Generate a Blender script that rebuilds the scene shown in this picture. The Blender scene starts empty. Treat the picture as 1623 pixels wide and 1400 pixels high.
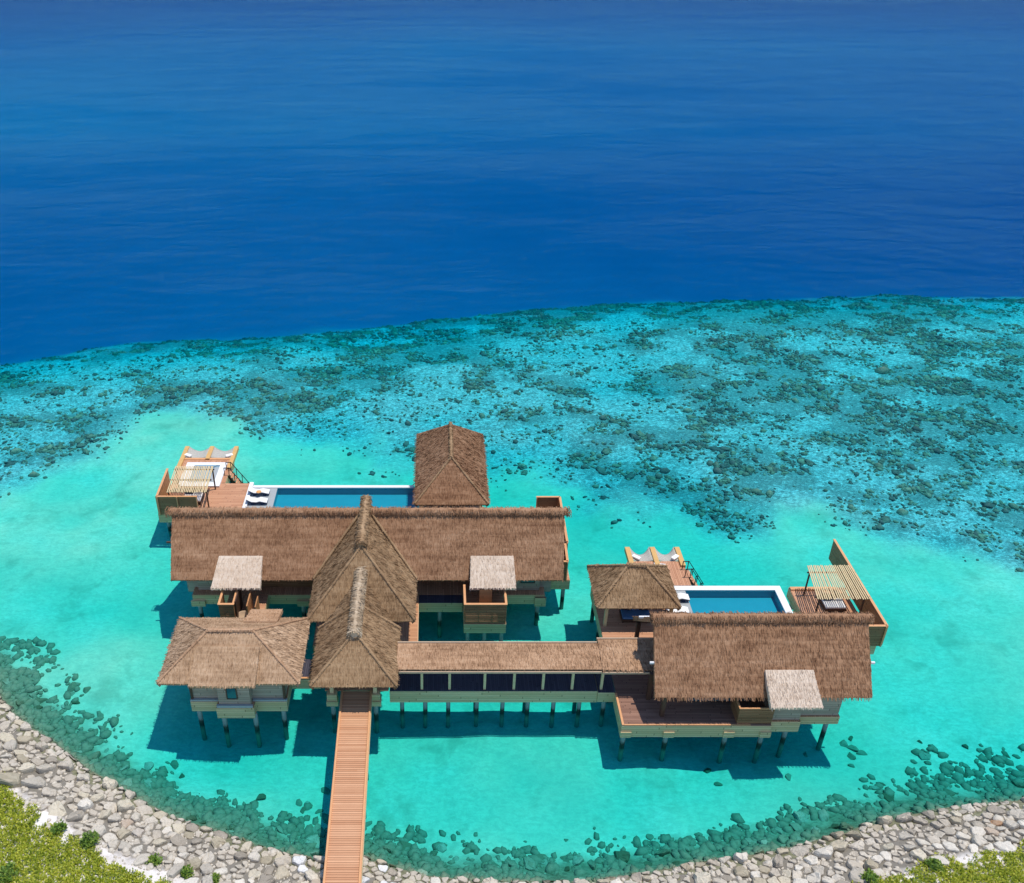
import bpy, math, random
import numpy as np
from mathutils import Vector

# ------------------------------------------------------------------ camera, sky, sun, exposure
S = bpy.context.scene
COL = S.collection
R = math.radians
cam_d = bpy.data.cameras.new("camera")
cam = bpy.data.objects.new("camera", cam_d)
COL.objects.link(cam)
cam.location = (0, 0, 52)
cam.rotation_euler = (R(90 - 31.3), 0, 0)
cam_d.sensor_fit = 'HORIZONTAL'
cam_d.sensor_width = 36.0
cam_d.lens = 36.0 * 1447.0 / 1623.0
cam_d.shift_x = (811.5 - 690.0) / 1623.0
cam_d.clip_start = 1.0
cam_d.clip_end = 20000
S.camera = cam

SUN = Vector((0.25, 0.08, 1.0)).normalized()
W = bpy.data.worlds.new("World")
S.world = W
W.use_nodes = True
wn = W.node_tree
sky = wn.nodes.new('ShaderNodeTexSky')
sky.sky_type = 'NISHITA'
sky.sun_disc = False
sky.sun_elevation = math.asin(SUN.z)
sky.sun_rotation = math.atan2(SUN.x, SUN.y)
sky.air_density = 0.9
sky.dust_density = 0.0
sky.ozone_density = 3.5
wn.nodes['Background'].inputs['Strength'].default_value = 0.15
wn.links.new(sky.outputs[0], wn.nodes['Background'].inputs['Color'])
sun_d = bpy.data.lights.new("sun", 'SUN')
sun_d.energy = 3.1
sun_d.angle = R(0.5)
sun_d.color = (1.0, 0.94, 0.85)
sun = bpy.data.objects.new("sun", sun_d)
COL.objects.link(sun)
sun.rotation_euler = SUN.to_track_quat('Z', 'Y').to_euler()
S.view_settings.view_transform = 'Standard'
S.view_settings.look = 'None'
S.view_settings.exposure = 0.32
S.view_settings.gamma = 1.0
S.cycles.use_denoising = True
S.cycles.max_bounces = 8
S.cycles.transparent_max_bounces = 16
S.cycles.caustics_reflective = False
S.cycles.caustics_refractive = False
S.cycles.sample_clamp_indirect = 4.0

rnd = random.Random(7)
NR = np.random.default_rng(11)

# ------------------------------------------------------------------ numpy noise
def _h(ix, iy, s):
    n = (ix.astype(np.int64) * 374761393 + iy.astype(np.int64) * 668265263 + s * 974711) & 0xffffffff
    n = ((n ^ (n >> 13)) * 1274126177) & 0xffffffff
    return ((n ^ (n >> 16)) & 0xffff) / 65535.0
def vnoise(x, y, s=0):
    x = np.asarray(x, float); y = np.asarray(y, float)
    ix = np.floor(x); iy = np.floor(y)
    fx = x - ix; fy = y - iy
    fx = fx * fx * (3 - 2 * fx); fy = fy * fy * (3 - 2 * fy)
    a = _h(ix, iy, s); b = _h(ix + 1, iy, s); c = _h(ix, iy + 1, s); d = _h(ix + 1, iy + 1, s)
    return (a * (1 - fx) + b * fx) * (1 - fy) + (c * (1 - fx) + d * fx) * fy
def fbm(x, y, s=0, o=4):
    r = 0; a = .5; t = 0
    for k in range(o):
        r = r + a * vnoise(x * 2 ** k, y * 2 ** k, s + k * 17); t += a; a *= .55
    return r / t
def sstep(a, b, x):
    t = np.clip((x - a) / (b - a), 0, 1)
    return t * t * (3 - 2 * t)

# ------------------------------------------------------------------ material helpers
def new_mat(name):
    m = bpy.data.materials.new(name)
    m.use_nodes = True
    nt = m.node_tree
    nt.nodes.clear()
    out = nt.nodes.new('ShaderNodeOutputMaterial')
    return m, nt, out
class N:
    """tiny node graph helper"""
    def __init__(s, nt): s.nt = nt
    def n(s, t, **kw):
        o = s.nt.nodes.new(t)
        for k, v in kw.items(): setattr(o, k, v)
        return o
    def l(s, a, b): s.nt.links.new(a, b)
    def put(s, sock, v):
        if hasattr(v, 'is_output'): s.l(v, sock)
        else: sock.default_value = v
    def math(s, op, a, b=0.0, c=None, clamp=False):
        o = s.n('ShaderNodeMath', operation=op, use_clamp=clamp)
        s.put(o.inputs[0], a); s.put(o.inputs[1], b)
        if c is not None: s.put(o.inputs[2], c)
        return o.outputs[0]
    def mix(s, f, a, b, mode='MIX'):
        o = s.n('ShaderNodeMix', data_type='RGBA', blend_type=mode)
        s.put(o.inputs[0], f)
        s.put(o.inputs[6], a if hasattr(a, 'is_output') else (*a, 1)); s.put(o.inputs[7], b if hasattr(b, 'is_output') else (*b, 1))
        return o.outputs[2]
    def ramp(s, f, stops, interp='LINEAR'):
        o = s.n('ShaderNodeValToRGB')
        cr = o.color_ramp; cr.interpolation = interp
        while len(cr.elements) < len(stops): cr.elements.new(.5)
        for e, (p, c) in zip(cr.elements, stops):
            e.position = p; e.color = (*c, 1) if len(c) == 3 else c
        s.put(o.inputs[0], f)
        return o.outputs[0]
    def noise(s, vec, scale, detail=3, rough=.55, dist=0.0):
        o = s.n('ShaderNodeTexNoise')
        s.put(o.inputs['Vector'], vec)
        o.inputs['Scale'].default_value = scale; o.inputs['Detail'].default_value = detail
        o.inputs['Roughness'].default_value = rough; o.inputs['Distortion'].default_value = dist
        return o.outputs['Fac']
    def scale(s, vec, v, rot=(0, 0, 0)):
        o = s.n('ShaderNodeMapping')
        s.put(o.inputs['Vector'], vec); o.inputs['Scale'].default_value = v
        o.inputs['Rotation'].default_value = rot
        return o.outputs[0]
    def pos(s): return s.n('ShaderNodeNewGeometry').outputs['Position']
    def obj(s): return s.n('ShaderNodeTexCoord').outputs['Object']
    def xyz(s, v):
        o = s.n('ShaderNodeSeparateXYZ'); s.l(v, o.inputs[0]); return o.outputs
    def bump(s, h, strength, dist):
        o = s.n('ShaderNodeBump'); s.l(h, o.inputs['Height'])
        o.inputs['Strength'].default_value = strength; o.inputs['Distance'].default_value = dist
        return o.outputs[0]
    def bsdf(s, col, rough=.7, spec=.3, normal=None, metal=0.0):
        o = s.n('ShaderNodeBsdfPrincipled')
        s.put(o.inputs['Base Color'], col if hasattr(col, 'is_output') else (*col, 1))
        s.put(o.inputs['Roughness'], rough)
        o.inputs['Specular IOR Level'].default_value = spec
        o.inputs['Metallic'].default_value = metal
        if normal is not None: s.l(normal, o.inputs['Normal'])
        return o.outputs[0]

def wood(name, c1, c2, axis, width, gap=.06, grain=1.0, length=3.2, rough=.65, gapdark=.25):
    """boards of a width laid side by side along an axis (0 x, 1 y, 2 z); grain runs across"""
    m, nt, out = new_mat(name); g = N(nt)
    p = g.obj(); x = g.xyz(p)
    a = x[axis]
    along = x[1] if axis == 0 else x[0]
    if axis == 2: along = g.math('ADD', x[0], x[1])
    q = g.math('DIVIDE', a, width)
    idx = g.math('FLOOR', q); fr = g.math('FRACT', q)
    wnz = g.n('ShaderNodeTexWhiteNoise', noise_dimensions='1D'); g.l(idx, wnz.inputs['W'])
    la = g.math('ADD', g.math('DIVIDE', along, length), g.math('MULTIPLY', wnz.outputs['Value'], 5.0))
    li = g.math('FLOOR', la)
    wn2 = g.n('ShaderNodeTexWhiteNoise', noise_dimensions='2D')
    cmb = g.n('ShaderNodeCombineXYZ'); g.l(idx, cmb.inputs[0]); g.l(li, cmb.inputs[1]); g.l(cmb.outputs[0], wn2.inputs['Vector'])
    sc = [1.2, 1.2, 1.2]; sc[axis] = 30.0
    if axis == 2: sc = [1.2, 1.2, 30.0]
    gr = g.noise(g.scale(p, sc), 1.0 * grain, 4, .6)
    blot = g.noise(p, .7, 3)
    f = g.math('MULTIPLY_ADD', wn2.outputs['Value'], .6, g.math('MULTIPLY', gr, .4))
    f = g.math('MULTIPLY_ADD', blot, .35, g.math('SUBTRACT', f, .17), clamp=True)
    col = g.mix(f, c1, c2)
    gp = g.math('LESS_THAN', g.math('MINIMUM', fr, g.math('SUBTRACT', 1.0, fr)), gap)
    if length < 50: gp = g.math('MAXIMUM', gp, g.math('LESS_THAN', g.math('FRACT', la), .012))
    col = g.mix(g.math('MULTIPLY', gp, 1 - gapdark), col, (c1[0] * .25, c1[1] * .25, c1[2] * .25))
    hgt = g.math('SUBTRACT', g.math('MULTIPLY', gr, .3), gp)
    g.l(g.bsdf(col, rough, .25, g.bump(hgt, .6, .015)), out.inputs[0])
    return m

def plain(name, col, rough=.6, spec=.3, var=.12, sc=6.0, metal=0.0):
    m, nt, out = new_mat(name); g = N(nt)
    nz = g.noise(g.obj(), sc, 4)
    c = g.mix(nz, tuple(v * (1 - var) for v in col), tuple(min(1, v * (1 + var)) for v in col))
    g.l(g.bsdf(c, rough, spec, g.bump(nz, .15, .02), metal), out.inputs[0])
    return m

def thatch(name, dark, mid, light):
    m, nt, out = new_mat(name); g = N(nt)
    geo = g.n('ShaderNodeNewGeometry')
    p = geo.outputs['Position']
    rpi = geo.outputs['Random Per Island']
    big = g.noise(g.scale(p, (.6, 1.5, 1.5)), .5, 5, .65)
    mid_n = g.noise(p, 2.2, 3, .6)
    course = g.noise(g.scale(p, (.22, 4.5, 4.5)), 1.0, 2, .5)
    fine = g.noise(g.scale(p, (14, 5, 14)), 1.0, 3, .7)
    f = g.math('MULTIPLY_ADD', rpi, .42, g.math('MULTIPLY', fine, .38))
    f = g.math('ADD', f, g.math('MULTIPLY', g.math('SUBTRACT', mid_n, .5), .5))
    f = g.math('ADD', f, g.math('MULTIPLY', g.math('SUBTRACT', big, .5), 1.25), clamp=True)
    f = g.math('ADD', f, g.math('MULTIPLY', g.math('SUBTRACT', course, .5), .55), clamp=True)
    col = g.ramp(f, [(.05, dark), (.45, mid), (.9, light)])
    g.l(g.bsdf(col, .9, .12, g.bump(fine, .6, .05)), out.inputs[0])
    return m

M = {}
M['deck_y'] = wood('deck boards across', (.42, .19, .10), (.66, .36, .21), 1, .145)
M['deck_x'] = wood('deck boards along', (.42, .19, .10), (.66, .36, .21), 0, .145)
M['shade_deck'] = wood('boards darkened for eave shade', (.19, .095, .065), (.36, .20, .14), 1, .145)  # ordinary deck timber, colour darkened to carry the shade under the eave
M['dark_deck'] = wood('boards with painted shade', (.035, .035, .055), (.075, .07, .095), 0, .145)  # shade lying on these floors is painted into the navy board colour
M['jetty'] = wood('jetty boards', (.45, .20, .095), (.72, .40, .225), 1, .16, gap=.09, length=80)
M['fence_brown'] = wood('brown fence boards', (.27, .135, .06), (.42, .235, .11), 2, .17, gap=.06)
M['orange'] = wood('oiled timber', (.40, .175, .07), (.56, .28, .115), 2, .17, gap=.03)
M['rim'] = plain('oiled timber rail', (.66, .33, .15), .55, .3, .18, 3)
M['beam'] = plain('honey timber beam', (.62, .37, .13), .6, .3, .18, 3)
M['fascia'] = wood('weathered fascia boards', (.52, .38, .19), (.74, .57, .33), 2, .2, gap=.05, length=4.5)
M['wall'] = wood('grey wall boards', (.30, .25, .19), (.45, .385, .30), 2, .22, gap=.05)
M['brown_wall'] = wood('brown screen boards', (.20, .10, .045), (.37, .205, .10), 2, .12, gap=.1)
M['post'] = plain('weathered post', (.62, .49, .28), .75, .2, .2, 4)
def m_pile():
    m, nt, out = new_mat('concrete pile with growth below the tide'); g = N(nt)
    p = g.pos(); nz = g.noise(p, 3, 4)
    z = g.math('MULTIPLY_ADD', nz, .5, g.xyz(p)[2])
    c = g.ramp(g.math('ADD', g.math('MULTIPLY', z, .45), .28), [(.0, (.20, .21, .15)), (.10, (.12, .13, .095)), (.22, (.02, .03, .024)), (.40, (.035, .045, .035)), (.5, (.24, .26, .25)), (.8, (.36, .37, .36))])  # growth band at the tide; lower tones painted to merge with shaded water
    g.l(g.bsdf(c, .75, .3, g.bump(nz, .4, .04)), out.inputs[0]); return m
M['pile'] = m_pile()
M['thatch'] = thatch('brown thatch', (.165, .080, .042), (.325, .178, .098), (.46, .28, .17))
M['thatch_tan'] = thatch('tan thatch', (.175, .10, .05), (.335, .212, .115), (.46, .31, .18))
M['thatch_pale'] = thatch('pale thatch', (.56, .43, .32), (.66, .53, .41), (.73, .61, .49))
M['thatch_cottage'] = thatch('sun bleached thatch', (.27, .165, .095), (.44, .29, .178), (.58, .41, .27))
M['thatch_straw'] = thatch('dry straw', (.26, .18, .11), (.45, .335, .22), (.60, .48, .34))
M['thatch_rose'] = thatch('rosy thatch', (.25, .14, .078), (.45, .275, .162), (.58, .39, .25))
M['white'] = plain('white render', (.80, .79, .77), .5, .4, .04, 2)
M['grey_stone'] = plain('grey shelf stone', (.36, .38, .38), .6, .3, .12, 5)
M['cloth_white'] = plain('white cushion cloth', (.80, .78, .74), .9, .1, .05, 8)
M['navy'] = plain('navy cloth', (.03, .045, .10), .9, .1, .2, 8)
M['blue_cloth'] = plain('blue cloth', (.10, .22, .42), .9, .1, .2, 8)
M['dark_wood'] = plain('dark brown timber', (.085, .045, .028), .6, .3, .3, 4)
M['black_metal'] = plain('dark metal rail', (.025, .022, .022), .45, .5, .2, 6)
M['tray'] = plain('orange tray', (.72, .36, .12), .5, .3, .1, 8)
M['bamboo'] = plain('pale bamboo slat', (.66, .50, .27), .6, .3, .25, 3)
M['trim'] = plain('pale edge trim', (.50, .36, .24), .7, .2, .2, 3)
def m_glass():
    m, nt, out = new_mat('teal window glass'); g = N(nt)
    g.l(g.bsdf((.02, .10, .13), .06, .6), out.inputs[0]); return m
M['glass'] = m_glass()
def m_pool(name, tint):
    m, nt, out = new_mat(name); g = N(nt)
    p = g.pos()
    nz = g.noise(p, 2.5, 3)
    b = g.bump(nz, .25, .05)
    fr = g.n('ShaderNodeFresnel'); fr.inputs['IOR'].default_value = 1.33; g.l(b, fr.inputs['Normal'])
    gl = g.n('ShaderNodeBsdfGlossy'); gl.inputs['Roughness'].default_value = .08; g.l(b, gl.inputs['Normal'])
    tr = g.n('ShaderNodeBsdfTransparent'); tr.inputs['Color'].default_value = (*tint, 1)
    mx = g.n('ShaderNodeMixShader'); g.l(fr.outputs[0], mx.inputs[0]); g.l(tr.outputs[0], mx.inputs[1]); g.l(gl.outputs[0], mx.inputs[2])
    g.l(mx.outputs[0], out.inputs[0]); return m
M['pool_water'] = m_pool('pool water', (.62, .95, 1.0))
def m_tile():
    m, nt, out = new_mat('blue pool tile'); g = N(nt)
    p = g.pos()
    vo = g.n('ShaderNodeTexVoronoi'); vo.distance = 'CHEBYCHEV'; g.l(p, vo.inputs['Vector']); vo.inputs['Scale'].default_value = 4.0; vo.inputs['Randomness'].default_value = 0
    v = g.noise(p, 1.2, 3)
    c = g.mix(v, (.02, .30, .40), (.03, .37, .47))
    c = g.mix(g.math('MULTIPLY', vo.outputs['Distance'], .3), c, (.02, .20, .34))
    g.l(g.bsdf(c, .3, .4), out.inputs[0]); return m
M['tile'] = m_tile()
M['tub_tile'] = plain('pale blue tub tile', (.22, .36, .44), .35, .4, .1, 4)
def m_net():
    m, nt, out = new_mat('grey net cord'); g = N(nt)
    x = g.xyz(g.pos())
    a = g.math('LESS_THAN', g.math('FRACT', g.math('MULTIPLY', x[0], 16.0)), .62)
    b = g.math('LESS_THAN', g.math('FRACT', g.math('MULTIPLY', x[1], 16.0)), .62)
    al = g.math('MAXIMUM', a, b)
    tr = g.n('ShaderNodeBsdfTransparent')
    mx = g.n('ShaderNodeMixShader'); g.l(al, mx.inputs[0]); g.l(tr.outputs[0], mx.inputs[1]); g.l(g.bsdf((.50, .47, .41), .9, .1), mx.inputs[2])
    g.l(mx.outputs[0], out.inputs[0]); return m
M['net'] = m_net()

# ------------------------------------------------------------------ mesh builder
def woff(parent):
    o = Vector((0, 0, 0))
    while parent is not None:
        o += parent.location; parent = parent.parent
    return o
class MB:
    def __init__(s): s.v = []; s.f = []
    def add(s, vs, fs):
        o = len(s.v); s.v += [tuple(p) for p in vs]; s.f += [tuple(i + o for i in f) for f in fs]; return s
    def box(s, x0, x1, y0, y1, z0, z1):
        v = [(x0, y0, z0), (x1, y0, z0), (x1, y1, z0), (x0, y1, z0), (x0, y0, z1), (x1, y0, z1), (x1, y1, z1), (x0, y1, z1)]
        return s.add(v, [(3, 2, 1, 0), (4, 5, 6, 7), (0, 1, 5, 4), (1, 2, 6, 5), (2, 3, 7, 6), (3, 0, 4, 7)])
    def beam(s, p, q, w, h, up=(0, 0, 1)):
        p = Vector(p); q = Vector(q); d = (q - p).normalized()
        side = d.cross(Vector(up))
        if side.length < 1e-4: side = d.cross(Vector((0, 1, 0)))
        side.normalize(); u = side.cross(d).normalized()
        vs = []
        for c in (p, q):
            for a, b in ((-1, -1), (1, -1), (1, 1), (-1, 1)): vs.append(c + side * a * w / 2 + u * b * h / 2)
        return s.add(vs, [(0, 1, 2, 3), (7, 6, 5, 4), (1, 0, 4, 5), (2, 1, 5, 6), (3, 2, 6, 7), (0, 3, 7, 4)])
    def tube(s, p, q, r, r2=None, n=10):
        p = Vector(p); q = Vector(q); d = (q - p).normalized(); r2 = r if r2 is None else r2
        a = d.orthogonal().normalized(); b = d.cross(a)
        vs = []
        for c, rr in ((p, r), (q, r2)):
            for k in range(n):
                t = 2 * math.pi * k / n; vs.append(c + a * math.cos(t) * rr + b * math.sin(t) * rr)
        fs = [(k, (k + 1) % n, n + (k + 1) % n, n + k) for k in range(n)] + [tuple(range(n))[::-1], tuple(range(n, 2 * n))]
        return s.add(vs, fs)
    def prism(s, pts, z0, z1):
        n = len(pts)
        vs = [(x, y, z0) for x, y in pts] + [(x, y, z1) for x, y in pts]
        return s.add(vs, [tuple(range(n))[::-1], tuple(range(n, 2 * n))] + [(k, (k + 1) % n, n + (k + 1) % n, n + k) for k in range(n)])
    def wallseg(s, a, b, z0, z1, t=.12):
        a = Vector((*a, 0)); b = Vector((*b, 0)); d = (b - a).normalized(); nn = Vector((-d.y, d.x, 0)) * t / 2
        return s.prism([(p.x, p.y) for p in (a - nn, b - nn, b + nn, a + nn)], z0, z1)
    def build(s, name, mat, parent=None, bevel=0.0, smooth=False):
        me = bpy.data.meshes.new(name)
        off = woff(parent)
        me.from_pydata([(p[0] - off.x, p[1] - off.y, p[2] - off.z) for p in s.v], [], s.f)
        me.materials.append(mat)
        if smooth: me.polygons.foreach_set('use_smooth', [True] * len(me.polygons))
        me.update()
        o = bpy.data.objects.new(name, me); COL.objects.link(o)
        o.parent = parent
        if bevel:
            b = o.modifiers.new('bevel', 'BEVEL'); b.width = bevel; b.segments = 2; b.limit_method = 'ANGLE'
        return o
def mk(name, mat, parent, *boxes, bevel=0.0):
    m = MB()
    for b in boxes: m.box(*b)
    return m.build(name, mat, parent, bevel)
def thing(name, label, cat, loc=(0, 0, 0), group=None):
    o = bpy.data.objects.new(name, None); COL.objects.link(o)
    o.location = loc; o.empty_display_size = .3
    o['label'] = label; o['category'] = cat
    if group: o['group'] = group
    return o
def tag(o, label, cat, group=None):
    o['label'] = label; o['category'] = cat
    if group: o['group'] = group
    return o
def struct(o):
    o['kind'] = 'structure'; return o
def copy_tree(o, parent=None):
    c = o.copy(); COL.objects.link(c); c.parent = parent
    for ch in list(o.children): copy_tree(ch, c)
    return c

# ------------------------------------------------------------------ thatch geometry
def quads_np(P):
    """P: (n,4,3)"""
    n = len(P)
    return [tuple(p) for p in P.reshape(-1, 3)], [(4 * k, 4 * k + 1, 4 * k + 2, 4 * k + 3) for k in range(n)]
def straws(mb, base, dirv, nrm, length, width, lift0, lift1, jit=.18):
    """base (n,3) array, dirv/nrm (3,) or (n,3)"""
    n = len(base)
    if n == 0: return
    d = np.broadcast_to(np.asarray(dirv, float), (n, 3)).copy(); nn = np.broadcast_to(np.asarray(nrm, float), (n, 3))
    side = np.cross(d, nn)
    side /= np.linalg.norm(side, axis=1)[:, None] + 1e-9
    d = d + side * NR.normal(0, jit, (n, 1))
    L = length * NR.uniform(.7, 1.3, (n, 1)); Wd = width * NR.uniform(.6, 1.4, (n, 1))
    a = base + nn * lift0; b = base + d * L + nn * (lift1 * NR.uniform(.25, 1.6, (n, 1)))
    tw = nn * (Wd * NR.uniform(-.5, .5, (n, 1)))
    P = np.stack([a - side * Wd / 2 - tw, a + side * Wd / 2 + tw, b + side * Wd * .3 + tw, b - side * Wd * .3 - tw], axis=1)
    v, f = quads_np(P); mb.add(v, f)
def panel(mb, poly, thick=.34, eaves=((0, 1),), verges=(), step=.055, row=.24, fr=1.0):
    """poly: planar convex outline; eave edges get a hanging fringe"""
    P = np.array(poly, float)
    e0, e1 = P[eaves[0][0]], P[eaves[0][1]]
    u = e1 - e0; u /= np.linalg.norm(u)
    nrm = np.zeros(3)
    for k in range(len(P)): nrm += np.cross(P[k], P[(k + 1) % len(P)])
    nrm /= np.linalg.norm(nrm)
    if nrm[2] < 0: nrm = -nrm
    dn = np.cross(u, nrm); dn /= np.linalg.norm(dn)
    if dn[2] > 0: dn = -dn
    low = P - nrm * thick
    n = len(P)
    vs = list(map(tuple, P)) + list(map(tuple, low))
    fs = [tuple(range(n)), tuple(range(n, 2 * n))[::-1]] + [(k, n + k, n + (k + 1) % n, (k + 1) % n) for k in range(n)]
    mb.add(vs, fs)
    U = (P - P[0]) @ u; V = (P - P[0]) @ dn
    pts = []
    v = V.min() + .02
    while v < V.max() - .06:
        xs = []
        for k in range(n):
            a, b = k, (k + 1) % n
            if (V[a] - v) * (V[b] - v) < 0:
                t = (v - V[a]) / (V[b] - V[a]); xs.append(U[a] + t * (U[b] - U[a]))
        if len(xs) >= 2:
            x0, x1 = min(xs), max(xs)
            m = max(1, int((x1 - x0) / step))
            uu = NR.uniform(x0, x1, m); vv = v + NR.normal(0, .025, m)
            pts.append(P[0] + uu[:, None] * u + vv[:, None] * dn)
        v += row * rnd.uniform(.85, 1.15)
    if pts: straws(mb, np.concatenate(pts), dn, nrm, .28, .042, .004, .024, .08)
    for a, b in eaves:
        ea, eb = P[a], P[b]
        L = np.linalg.norm(eb - ea)
        for lay in range(4):
            m = int(L / .026 * fr)
            t = NR.uniform(0, 1, m)[:, None]
            base = ea + (eb - ea) * t - nrm * (thick * (.02 + .27 * lay)) - dn * .16
            d = dn * (1.0 - .12 * lay) + np.array([0, 0, -.45 - .12 * lay]); d /= np.linalg.norm(d)
            straws(mb, base, d, nrm, .17, .034, 0.0, .015, .12)
    for a, b in verges:
        ea, eb = P[a], P[b]
        L = np.linalg.norm(eb - ea); out = u * (1 if (P.mean(0) - ea) @ u < 0 else -1)
        for lay in range(3):
            m = int(L / .05)
            t = NR.uniform(0, 1, m)[:, None]
            base = ea + (eb - ea) * t - nrm * (thick * (.05 + .3 * lay)) - out * .1
            d = out * .5 + dn * .8; d /= np.linalg.norm(d)
            straws(mb, base, d, nrm, .17, .04, 0.0, .015, .2)
def roll(mb, p, q, r=.4, step=.3, n=12, dens=60, wrap=True, cap=True):
    """bundled straw roll along a ridge or hip"""
    p = Vector(p); q = Vector(q); d = (q - p); L = d.length; d.normalize()
    side = d.cross(Vector((0, 0, 1))).normalized(); up = side.cross(d).normalized()
    m = max(2, int(L / step))
    vs = []; fs = []
    for i in range(m + 1):
        c = p + d * (L * i / m)
        for k in range(n):
            t = 2 * math.pi * k / n; rr = r * rnd.uniform(.9, 1.08)
            vs.append(c + side * math.cos(t) * rr + up * math.sin(t) * rr + d * rnd.uniform(-.05, .05))
    for i in range(m):
        for k in range(n):
            fs.append((i * n + k, i * n + (k + 1) % n, (i + 1) * n + (k + 1) % n, (i + 1) * n + k))
    fs += [tuple(range(n))[::-1], tuple(range(m * n, m * n + n))]
    mb.add(vs, fs)
    cnt = int(L * dens * r * 3)
    D, SS, UU = np.array(d), np.array(side), np.array(up)
    t = NR.uniform(-.01, 1.01, cnt); th = NR.uniform(-.3, math.pi + .3, cnt)
    nn = SS * np.cos(th)[:, None] + UU * np.sin(th)[:, None]
    base = np.array(p) + np.outer(t * L, D) + nn * r
    sgn = np.where(th > math.pi / 2, 1, -1)
    dv = (-SS * np.sin(th)[:, None] + UU * np.cos(th)[:, None]) * sgn[:, None] + np.outer(NR.normal(0, .15, cnt), D)
    straws(mb, base, dv, nn, min(.28, r * .9), .045, .0, .02 + r * .05)
    if cap:
        for c, s in ((p, -1), (q, 1)):
            k = int(260 * r)
            th = NR.uniform(0, 2 * math.pi, k)
            nn = SS * np.cos(th)[:, None] + UU * np.sin(th)[:, None]
            base = np.array(c) + nn * (r * NR.uniform(.6, 1, k))[:, None]
            straws(mb, base, D * s + np.array([0, 0, -.15]), nn, .14, .05, .0, .03)
def hip_roof(mb, x0, x1, y0, y1, ze, rx0, ry0, rx1, ry1, zr, back=True, **kw):
    """ridge from (rx0,ry0) to (rx1,ry1); ridge along x or y"""
    A, B, C, D = (x0, y0, ze), (x1, y0, ze), (x1, y1, ze), (x0, y1, ze)
    E, F = (rx0, ry0, zr), (rx1, ry1, zr)
    if abs(ry1 - ry0) > abs(rx1 - rx0):     # ridge along y: E near, F far
        panel(mb, [A, B, E], **kw); panel(mb, [B, C, F, E], **kw); panel(mb, [D, A, E, F], **kw)
        if back: panel(mb, [C, D, F], **kw)
        hips = [(A, E), (B, E)] + ([(C, F), (D, F)] if back else [])
    else:                                   # ridge along x: E left, F right
        panel(mb, [A, B, F, E], **kw); panel(mb, [B, C, F], **kw); panel(mb, [C, D, E, F], **kw); panel(mb, [D, A, E], **kw)
        hips = [(A, E), (D, E), (B, F), (C, F)]
    return hips
def cap_roll(parent, mat, a, b, r, dens=70, name='hip_cap', lift=0.0):
    m = MB(); a = Vector(a); b = Vector(b)
    roll(m, a + Vector((0, 0, lift)), b + Vector((0, 0, lift)), r, .35, 8, dens, cap=False)
    return m.build(name, mat, parent)
def hip_rolls(hips, r, parent, mat):
    for a, b in hips:
        a = Vector(a); b = Vector(b)
        cap_roll(parent, mat, a + (b - a) * .02, b, r, 70, lift=.02)

# ------------------------------------------------------------------ terrain: shore, lagoon, reef, drop-off
SHORE = [(-400, 230), (-220, 140), (-110, 92), (-62, 76), (-42, 58), (-35.5, 51.6), (-32.68, 48.60), (-31.06, 47.01), (-28.88, 45.45), (-26.43, 43.83), (-23.97, 42.06),
         (-20.85, 40.26), (-18.67, 39.0), (-17.0, 38.2), (-14.90, 37.50), (-13.06, 36.85), (-11.19, 36.2), (-9.41, 35.62), (-7.29, 35.20),
         (-4.5, 35.45), (-3.2, 35.0), (-1.96, 34.55), (0.39, 34.0), (2.71, 33.85), (6.58, 33.75), (9.66, 33.8), (12.03, 34.12), (14.88, 34.71),
         (16.57, 35.1), (20.25, 35.62), (23.26, 36.28), (25.97, 37.10), (29.26, 38.05), (33.77, 38.98), (36.44, 39.32), (39.22, 39.57), (50, 40.5),
         (80, 42), (160, 45), (500, 40)]
EDGE = [(-400, 20), (-150, 80), (-90, 100), (-58.5, 110.0), (-47, 113.9), (-34.6, 117.0), (-19, 119.5), (-3.7, 122.3), (6.6, 125.0), (15.2, 127.6), (28, 130.5),
        (40, 132.0), (60, 133.0), (92, 133.5), (160, 130), (500, 100)]
# inner border of the coral (world x, y)
INNER = [(-400, 10), (-120, 60), (-62, 72), (-46, 73), (-40, 79), (-36, 84), (-34, 92), (-28, 93), (-20, 89), (-10, 87), (-3, 82), (6, 84), (13, 78), (20, 73), (27, 70.5),
         (33, 71), (37, 73), (42, 67), (50, 65), (60, 60), (90, 55), (160, 50), (500, 40)]
def sdist(X, Y, line):
    """signed distance, positive on the left (seaward) of the line running to +x"""
    best = np.full(X.shape, 1e9); sg = np.ones(X.shape)
    for (ax, ay), (bx, by) in zip(line[:-1], line[1:]):
        dx, dy = bx - ax, by - ay
        t = np.clip(((X - ax) * dx + (Y - ay) * dy) / (dx * dx + dy * dy), 0, 1)
        ex, ey = X - ax - t * dx, Y - ay - t * dy
        d = np.hypot(ex, ey)
        s = np.sign(dx * ey - dy * ex)
        m = d < best
        best = np.where(m, d, best); sg = np.where(m, s, sg)
    return best * sg
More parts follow.
